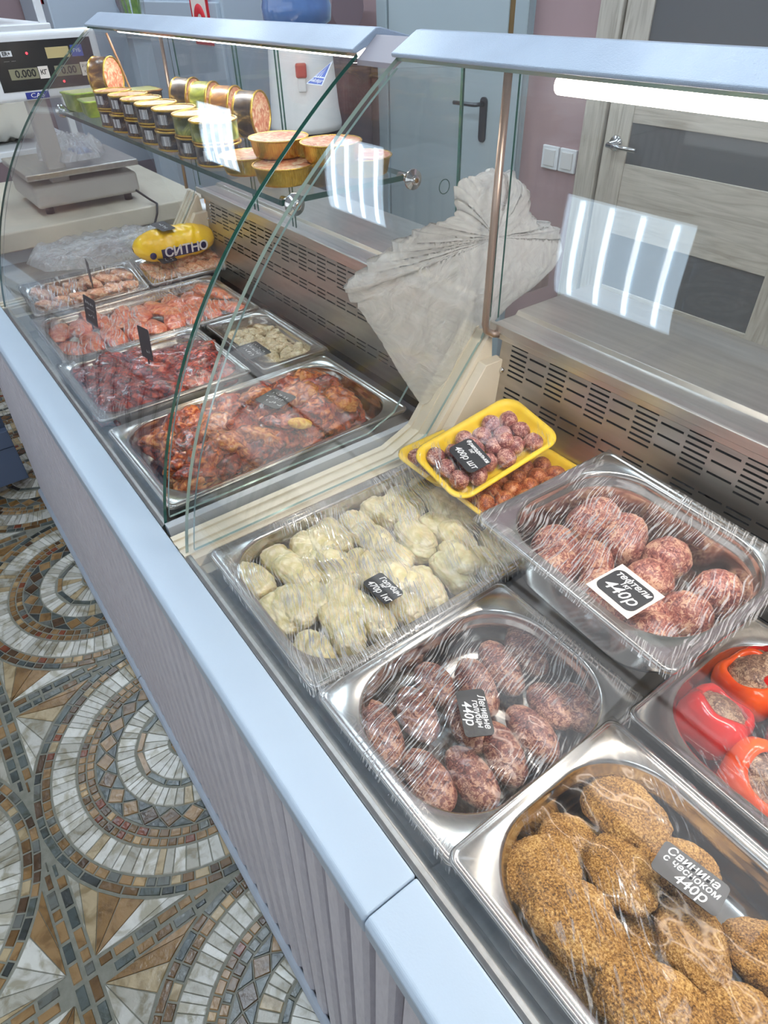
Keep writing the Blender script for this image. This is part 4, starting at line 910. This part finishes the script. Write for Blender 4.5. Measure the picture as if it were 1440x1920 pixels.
for i, (x, lb, nm) in enumerate(((-1.690,LAB_BLACK,'black and orange tin standing on edge, furthest of the four upright tins'),(-1.585,LAB_GREEN,'green tin standing on edge, second of the four upright tins from the far side'),(-1.480,LAB_BROWN,'brown gold tin standing on edge, third of the four upright tins from the far side'),(-1.375,LAB_BLACK,'black labelled tin with gold rim standing on edge nearest the foil cups'))):
    t = tin((x, 0.655, SZ+0.0421), (0,0,0), lb, nm); t.rotation_euler = (PI/2*0+0, PI/2, 0.62+0.0*i)
    t.scale = (1,1,1.35)
FOILC = noisy('crimped gold foil', [(0.3, srgb(196,152,58)), (0.7, srgb(232,198,104))], 8, (60,60,0.5), 0.27, 0.6, None, 3, 0.85, 0.001)
def cup(loc, label, h=0.027, r=0.048, group=None):
    t = thing('foil_cup', label, 'foil cup', loc, R.random()*6, group); g = MB(); seg = 96
    prof = [(0,0),(0.80,0),(0.83,0.001),(0.86,0.2*h),(0.93,h-0.004),(0.94,h-0.003),(1.0,h-0.0025),(1.02,h-0.001),(1.0,h),(0.95,h-0.0008)]
    vs = []
    for j, (q, z) in enumerate(prof):
        for k in range(seg):
            a = 2*PI*k/seg; rr = q*r*(1+(0.012*(1 if k % 2 else -1) if 2 < j < 5 else 0)); vs.append((rr*math.cos(a), rr*math.sin(a), z))
    g.add(vs, [(i*seg+k, i*seg+(k+1) % seg, (i+1)*seg+(k+1) % seg, (i+1)*seg+k) for i in range(len(prof)-1) for k in range(seg)], 0, True)
    g.obj('foil_wall', FOILC, t); MB().lathe([(0,h-0.001),(0.95*r,h-0.001)], 48).obj('printed_lid', LID_FOOD, t); return t
H_ = 0.027; E_ = 0.0003
cup((-1.100,0.526,SZ+E_), 'gold foil cup beside the green tins in the lower layer', H_)
cup((-0.998,0.534,SZ+E_), 'gold foil cup at the front edge of the glass shelf, lower layer', H_)
cup((-0.963,0.660,SZ+E_), 'gold foil cup at the back corner of the glass shelf near the steel bolt', H_)
cup((-1.080,0.640,SZ+E_), 'gold foil cup hidden behind others in the lower layer', H_)
cup((-1.052,0.560,SZ+H_+2*E_), 'pale lidded gold foil cup on top of the two front cups', H_)
cup((-0.962,0.602,SZ+H_+2*E_), 'gold foil cup on top, nearest the end glass', H_)
def tub(loc, rz, W, D, h, lab, label):
    t = thing('food_tub', label, 'food tub', loc, rz); g = MB(); loft(g, [(W/2-0.006,D/2-0.006,0.008,0),(W/2-0.003,D/2-0.003,0.010,0.003),(W/2,D/2,0.012,h-0.004),(W/2+0.003,D/2+0.003,0.013,h-0.003),(W/2+0.003,D/2+0.003,0.013,h),(W/2-0.003,D/2-0.003,0.011,h)], 5)
    g.obj('tub_body', lab, t); MB().prism_z(rrect(W/2-0.003,D/2-0.003,0.011,5), h-0.0005, h+0.0006).obj('tub_lid', base('pale yellow green lid', srgb(214,220,150), 0.3, Coat_Weight=.5), t); return t
tub((-2.028,0.535,SZ+E_), 0.1, 0.085, 0.085, 0.040, LAB_LIME, 'lime green square tub at the far end of the glass shelf')
tub((-1.905,0.536,SZ+E_), -0.1, 0.085, 0.085, 0.034, LAB_LIME, 'green and brown square tub in front of the upright gold tin')
tub((-1.945,0.655,SZ+E_), 0.0, 0.095, 0.085, 0.040, LAB_BROWN, 'golden brown tub at the back of the far end of the glass shelf')
t = tin((-1.900,0.545,SZ+0.035+0.0425), (0,PI/2,0.70), LAB_BROWN, 'gold rimmed tin standing on edge on the green tub at the far end'); t.scale = (1,1,1.35)

# ================================================================ FAR END: STAFF COUNTER, SCALE, SHELVES
t = thing('staff_counter', 'cream topped staff counter carrying the scale past the far display case', 'counter', (-2.9,0.5,0)); bpy.context.view_layer.update()
place(MB().box(-3.28,-2.50,0.12,1.00,0.925,0.985).obj('worktop', CREAM, None, 0.006, 3), t)
place(MB().box(-3.24,-2.54,0.16,0.96,0.0,0.925).obj('cabinet', WHITEP), t)
t = thing('weighing_scale', 'grey shop scale with a steel plate and a raised price display', 'scale', (-2.78,0.63,0.985)); 
MB().box(-0.17,0.17,-0.19,0.17,0.025,0.095).obj('scale_body', base('warm grey scale body', srgb(176,172,166), 0.45), t, 0.012, 4)
MB().box(-0.185,0.185,-0.20,0.18,0.115,0.135).obj('weighing_plate', STEEL, t, 0.004, 3)
for a in (-0.13,0.13):
    for b in (-0.15,0.13): MB().lathe([(0,0),(0.014,0),(0.014,0.028),(0,0.028)], 16, (a,b,0)).obj('foot', DARKP, t)
MB().box(-0.03,0.03,-0.05,0.05,0.09,0.118).obj('plate_support', DARKP, t)
MB().box(0.10,0.145,-0.115,-0.055,0.09,0.36).obj('pole', base('warm grey scale body', srgb(176,172,166), 0.45), t, 0.006, 3)
d = MB().box(0.085,0.165,-0.215,0.150,0.335,0.510).obj('display_head', WHITEP, t, 0.012, 4)
fx = 0.1655
def sub(mb, name, mat, z=0): o = mb.obj(name, mat, d); return o
sub(MB().box(fx-0.001,fx+0.001,-0.175,0.125,0.362,0.488), 'display_panel', DARKP)
def ptext(name, s_, size, y, z, mat, sx=1.0, bold=0.0): 
    o = text(name, s_, size, (fx+0.0022, y, z), (PI/2,0,PI/2), mat, d, 0.0, sx, bold=bold); return o
sub(MB().box(fx+0.001,fx+0.0014,-0.150,-0.118,0.452,0.466), 'badge', WHITEP); ptext('lettering','ER+',0.014,-0.134,0.459,DARKP,1,0.0004)
ptext('lettering','-----  ----',0.010,-0.130,0.441,GREYP); 
sub(MB().box(fx+0.001,fx+0.0016,-0.142,-0.058,0.392,0.420), 'lcd', base('lcd olive', srgb(138,136,112), 0.3)); ptext('digits','0.000',0.028,-0.096,0.406,DARKP,1.0,0.0006)
sub(MB().box(fx+0.001,fx+0.0016,-0.056,-0.026,0.390,0.422), 'unit_label', PAPER); ptext('lettering','КГ',0.017,-0.041,0.406,DARKP,1,0.0003)
sub(MB().box(fx+0.001,fx+0.0016,-0.006,0.072,0.392,0.420), 'lcd', base('lcd olive', srgb(138,136,112), 0.3)); ptext('digits','0.00',0.028,0.036,0.406,DARKP,1.0,0.0006)
sub(MB().box(fx+0.001,fx+0.0016,0.075,0.104,0.388,0.424), 'unit_label', PAPER); ptext('lettering','РУБ',0.011,0.0895,0.413,DARKP); ptext('lettering','КГ',0.011,0.0895,0.398,DARKP)
sub(MB().box(fx+0.001,fx+0.0016,-0.018,0.052,0.440,0.468), 'lcd', base('lcd pale', srgb(196,180,130), 0.3))
sub(MB().box(fx+0.001,fx+0.0016,0.058,0.094,0.440,0.470), 'unit_label', base('blue label', srgb(60,84,170), 0.4)); ptext('lettering','РУБ',0.013,0.076,0.455,WHITEINK)
for y_ in (-0.075, 0.012): sub(MB().lathe([(0,0.003),(0.003,0.002),(0.0035,0)], 12, (fx+0.001,y_,0.457 if y_<0 else 0.378), 0, Matrix.Rotation(PI/2,4,'Y')), 'red_led', emis('red indicator', (1,0.04,0.06,1), 2.5))
sub(MB().box(fx-0.001,fx+0.001,-0.115,-0.045,0.3395,0.3575), 'logo_plate', base('blue logo', srgb(36,52,140), 0.4)); ptext('lettering','CAS',0.017,-0.08,0.3485,WHITEINK,1.4)
o = pillow([(-0.13,-0.09),(0.02,-0.12),(0.13,-0.06),(0.12,0.06),(0.03,0.11),(-0.09,0.10),(-0.14,0.0)], 0.03, CLEARM, 'clear_bag', lambda a, b, c: (-2.74+a, 0.63+b, 1.136+abs(c)*1.6), 5, 0.5)
tag(o, 'clear plastic bag with blue print lying on the plate of the scale', 'plastic bag')
pillow([(-0.05,-0.03),(0.05,-0.02),(0.05,0.03),(-0.04,0.03)], 0.006, base('blue print', srgb(60,96,160), 0.5), 'blue_print', lambda a, b, c: (-2.70+a, 0.65+b, 1.150+abs(c)*1.6), 6, 0.3, 60, 8, None, None)
bp_ = [o_ for o_ in COL.objects if o_.name.startswith('blue_print')][0]; place(bp_, o)
o = MB().tube([(-2.60,0.78,1.02),(-2.52,0.80,0.998),(-2.495,0.81,0.99),(-2.488,0.80,0.96),(-2.48,0.78,0.93),(-2.46,0.76,0.905),(-2.42,0.70,0.902),(-2.36,0.60,0.902),(-2.33,0.50,0.902)], 0.004, 8).obj('power_cord', DARKP)
tag(o, 'thin dark power cord hanging from the scale over the cream worktop edge', 'cord')
t = thing('white_tub', 'small white plastic tub with an orange cap behind the far display case', 'tub', (-2.30,0.93,0.90)); g = MB().lathe([(0,0),(0.055,0),(0.062,0.10),(0.066,0.104),(0.064,0.110),(0.0,0.110)], 32); g.obj('tub_body', WHITEP, t)
MB().lathe([(0,0.110),(0.018,0.110),(0.018,0.130),(0,0.131)], 20).obj('orange_cap', base('orange cap', srgb(236,150,30), 0.4), t)
# shelving at the far left
t = thing('storage_rack', 'white rack with packed boards and wrapped loaves at the far left', 'rack', (-3.9,0.55,0)); bpy.context.view_layer.update()
for z in (0.55, 1.05, 1.455): place(MB().box(-4.6,-3.30,0.25,0.82,z,z+0.035).obj('shelf_board', WHITEP, None, 0.004), t)
for x in (-4.58,-3.33):
    for y in (0.27,0.80): place(MB().box(x-0.012,x+0.012,y-0.012,y+0.012,0,1.75).obj('post', WHITEP), t)
for i, (x, y, z, a, b, c, nm) in enumerate(((-3.62,0.52,1.49,0.25,0.20,0.09,'clear wrapped white parcel on the top board of the white rack'),(-3.60,0.52,1.085,0.22,0.22,0.16,'pale wrapped stack of trays below the top board of the white rack'))):
    o = pillow([(-a,-b),(a,-b*0.9),(a,b*0.8),(0,b),(-a,b)], c, base('cream wrapped paper', srgb(216,212,200), 0.45, Coat_Weight=.5), 'wrapped_parcel', lambda p, q, c_, x=x, y=y, z=z, c=c: (x+p, y+q, z+c*0.95+c_), 20+i, 0.12, 80, 14)
    tag(o, nm, 'parcel')
o = inst('bread_loaf', blob('bread_loaf', noisy('bread crust', [(0.3, srgb(120,70,34)), (0.7, srgb(186,124,66))], 20), (0.13,0.08,0.055), 9, 4, 0.08), (-4.15,0.66,1.135)); tag(o, 'brown bread loaf on the middle board of the white rack', 'bread')

# ================================================================ BACK OF THE ROOM
t = thing('upright_freezer', 'tall pale freezer cabinet with a red ring sign, behind the far case', 'freezer', (-4.3,1.95,0)); bpy.context.view_layer.update()
FRZ = base('pale blue white panel', srgb(176,190,204), 0.4)
place(MB().box(-4.95,-3.66,1.72,2.26,0.05,1.62).obj('cabinet_body', FRZ, None, 0.01), t)
place(MB().box(-4.93,-3.68,1.700,1.722,0.10,1.52).obj('door_panel', FRZ, None, 0.006), t)
sg = place(MB().box(-3.975,-3.765,1.694,1.700,1.345,1.545).obj('sign', base('sign red', srgb(196,28,40), 0.5)), t)
o = MB().box(-3.955,-3.785,1.692,1.694,1.362,1.528).obj('white_square', PAPER); place(o, sg)
o = MB().lathe([(0.028,0),(0.068,0),(0.068,0.002),(0.028,0.002)], 40, (-3.87,1.6925,1.445), 0, Matrix.Rotation(PI/2,4,'X')).obj('red_ring', base('sign red', srgb(196,28,40), 0.5)); place(o, sg)
t = thing('white_cabinet', 'white cabinet with a red emblem at the far left behind the scale', 'cabinet', (-6.5,1.8,0)); bpy.context.view_layer.update()
place(MB().box(-6.98,-6.16,1.55,2.2,0,1.95).obj('cabinet_body', FRZ, None, 0.01), t)
em = MB()
for a in ((0,0.20,0,0.03),(0,0.03,0,0.16),(0.17,0.20,0,0.16),(0.03,0.17,0.11,0.14)): em.box(-6.45+a[0],-6.45+a[1],1.544,1.55,1.50+a[2],1.50+a[3])
place(em.obj('red_emblem', base('sign red', srgb(196,28,40), 0.5)), t)
t = thing('padded_bench', 'dark mauve padded bench with a rolled top between the freezer and the far cabinet', 'bench', (-5.5,2.1,0)); bpy.context.view_layer.update()
UPH = noisy('dark mauve upholstery', [(0.3, srgb(78,62,68)), (0.7, srgb(98,80,86))], 5, (1,1,1), 0.42)
place(MB().box(-6.1,-5.0,2.10,2.28,0.40,1.40).obj('backrest', UPH, None, 0.04, 5), t)
place(MB().tube([(-6.1,2.12,1.50),(-5.0,2.12,1.50)], 0.10, 24).obj('rolled_top', base('mauve roll', srgb(132,112,118), 0.4), None), t)
place(MB().box(-6.1,-5.0,1.62,2.10,0.1,0.46).obj('seat', UPH, None, 0.04, 5), t)
t = thing('padded_chair', 'dark mauve high padded chair with a rolled top beside the freezer', 'chair', (-3.38,2.1,0)); bpy.context.view_layer.update()
place(MB().box(-3.62,-3.16,2.08,2.26,0.40,1.40).obj('backrest', UPH, None, 0.04, 5), t)
place(MB().tube([(-3.62,2.12,1.49),(-3.16,2.12,1.49)], 0.09, 24).obj('rolled_top', base('mauve roll', srgb(132,112,118), 0.4), None), t)
place(MB().box(-3.62,-3.16,1.70,2.08,0.1,0.46).obj('seat', UPH, None, 0.04, 5), t)
t = thing('plant_stand', 'narrow pale blue pedestal holding a glass of grass behind the far case', 'pedestal', (-3.42,1.20,0)); bpy.context.view_layer.update()
place(MB().box(-3.50,-3.42,1.17,1.25,0.02,1.455).obj('post', FRZ, None, 0.004), t); place(MB().box(-3.56,-3.36,1.11,1.31,1.455,1.47).obj('top_plate', FRZ, None, 0.003), t); place(MB().box(-3.58,-3.34,1.10,1.32,0.0,0.02).obj('foot_plate', FRZ, None, 0.003), t)
t = thing('potted_grass', 'green grass blades in a clear glass on the pale pedestal', 'plant', (-3.46,1.21,1.4702))
MB().lathe([(0,0),(0.05,0),(0.06,0.12),(0.058,0.12),(0.048,0.004),(0,0.004)], 28).obj('glass_vase', GLASS, t)
g = MB()
for i in range(46):
    a = R.random()*6.28; l = R.uniform(.14,.26); b = R.uniform(0.02,0.10); p0 = Vector((0.03*math.cos(a),0.03*math.sin(a),0.01)); p2 = p0+Vector((b*math.cos(a),b*math.sin(a),l)); p1 = p0.lerp(p2,.55)-Vector((b*.3*math.cos(a),b*.3*math.sin(a),0))
    sd = Vector((-math.sin(a),math.cos(a),0))*0.0025; g.add([p0-sd,p0+sd,p1+sd,p2,p1-sd], [(0,1,2,4),(4,2,3)])
g.obj('grass_blades', noisy('grass green', [(0.3, srgb(92,130,50)), (0.7, srgb(150,180,84))], 30), t, fix=False)
# water dispenser
t = thing('water_dispenser', 'white water dispenser with a red tap and a blue bottle on top', 'water dispenser', (-2.33,1.36,0)); 
MB().lathe([(0,1.18),(0.125,1.18),(0.128,1.20),(0.120,1.25),(0.108,1.42),(0.098,1.452),(0,1.452)], 40).obj('dispenser_body', WHITEP, t)
MB().lathe([(0,0),(0.12,0),(0.10,0.04),(0.05,0.06),(0.05,1.12),(0.12,1.15),(0.12,1.18),(0,1.18)], 32).obj('stand', DARKP, t)
tp = MB(); tp.box(0.100,0.135,-0.018,0.018,1.345,1.385, 0, Matrix.Rotation(-0.55, 4, 'Z')); tp.obj('red_tap', base('red plastic', srgb(170,40,36), 0.4), t, 0.006, 3)
tp = MB(); tp.box(0.105,0.130,-0.014,0.014,1.305,1.345, 0, Matrix.Rotation(-0.55, 4, 'Z')); tp.obj('tap_spout', WHITEP, t, 0.005, 3)
BOT = base('blue water bottle', srgb(92,128,186), 0.12, 0, Coat_Weight=1.0)
MB().lathe([(0,1.43),(0.03,1.43),(0.035,1.455),(0.09,1.475),(0.112,1.49),(0.115,1.53),(0.111,1.545),(0.115,1.56),(0.115,1.62),(0.111,1.635),(0.115,1.65),(0.115,1.78),(0.10,1.81),(0,1.81)], 44).obj('water_bottle', BOT, t)
# ---- oak door with grey glass panels (structure)
t = thing('door_1', 'x', 'x', (-1.2,2.29,0)); del t['label']; del t['category']; struct(t); bpy.context.view_layer.update()
DX0, DX1 = -1.715, -0.88
F = 2.262
fm = MB(); fm.box(-1.82,-1.725,F-0.002,2.30,0,2.12); fm.box(DX1+0.01,DX1+0.105,F-0.002,2.30,0,2.12); fm.box(-1.82,DX1+0.105,F-0.002,2.30,2.06,2.155)
place(fm.obj('door_frame', OAKV, None, 0.003), t)
lf = MB(); lf.box(DX0,DX0+0.105,F+0.006,2.298,0.01,2.05); lf.box(DX1-0.105,DX1,F+0.006,2.298,0.01,2.05)
place(lf.obj('stile', OAKV, None, 0.002), t)
zr = [(0.01,0.20),(0.355,0.515),(0.665,0.83),(1.035,1.20)[0:2] if False else (0.835,1.05)]
rails = [(0.01,0.17),(0.315,0.475),(0.60,0.66),(0.835,1.055),(1.185,1.42),(1.55,1.62),(1.86,2.05)]
rails = [(0.01,0.16),(0.34,0.60),(0.80,1.045),(1.175,1.40),(1.53,1.75),(1.88,2.05)]
rl = MB()
for a, b in rails: rl.box(DX0+0.105,DX1-0.105,F+0.008,2.296,a,b)
place(rl.obj('rail', OAKH, None, 0.002), t)
place(MB().box(DX0+0.10,DX1-0.10,2.274,2.286,0.15,2.0).obj('glass_panel', DOORGLASS), t)
hd = MB(); hd.lathe([(0,0),(0.026,0),(0.027,0.004),(0.024,0.010),(0.012,0.013),(0.010,0.045),(0,0.047)], 30, (DX0+0.055,F+0.006,1.105), 0, Matrix.Rotation(PI/2,4,'X'))
hd.tube([(DX0+0.050,F-0.040,1.105),(DX0+0.10,F-0.044,1.104),(DX0+0.175,F-0.040,1.102)], [0.009,0.008,0.007], 14)
place(hd.obj('door_handle', CHROME), t)
# ---- light grey steel door (structure)
t = thing('door_2', 'x', 'x', (-2.7,2.29,0)); del t['label']; del t['category']; struct(t); bpy.context.view_layer.update()
fm = MB(); fm.box(-3.13,-3.055,F,2.30,0,2.1); fm.box(-2.225,-2.155,F,2.30,0,2.1); fm.box(-3.13,-2.155,F,2.30,2.03,2.1)
place(fm.obj('door_frame', base('grey blue door frame', srgb(164,178,184), 0.45), None, 0.004), t)
place(MB().box(-3.045,-2.262,F+0.006,2.298,0.01,2.03).obj('door_leaf', GREYDOOR, None, 0.003), t)
place(MB().box(-2.262,-2.226,F+0.012,2.296,0.01,2.03).obj('brass_edge_seal', base('brown door seal', srgb(120,96,60), 0.5)), t)
hp = MB().prism_z([(x, y) for x, y in rrect(0.020,0.085,0.018,6)], 0, 0.008); 
o = hp.obj('handle_plate', base('dark steel', srgb(90,94,98), 0.3, 0.9), None); o.rotation_euler = (PI/2,0,0); o.location = (-2.365,F+0.006,1.105); bpy.context.view_layer.update(); place(o, t)
hd = MB(); hd.tube([(-2.365,F-0.004,1.165),(-2.365,F-0.045,1.165),(-2.38,F-0.052,1.165),(-2.50,F-0.050,1.163)], 0.008, 12)
place(hd.obj('door_handle', base('dark steel', srgb(90,94,98), 0.3, 0.9)), t)
# switches
for i, (x, lb) in enumerate(((-1.985,'white square light switch further from the oak door'),(-1.893,'white square light switch next to the oak door'))):
    s_ = thing('light_switch', lb, 'light switch', (x, 2.2995, 1.010)); 
    MB().box(-0.042,0.042,-0.012,0,-0.042,0.042).obj('frame', WHITEP, s_, 0.003, 3)
    MB().box(-0.028,0.028,-0.017,-0.010,-0.030,0.030).obj('rocker', base('switch rocker', srgb(214,214,214), 0.35), s_, 0.002, 2)
struct(MB().box(DX1+0.11,WX1,2.285,2.3,0,0.08).obj('baseboard_back', CREAM))
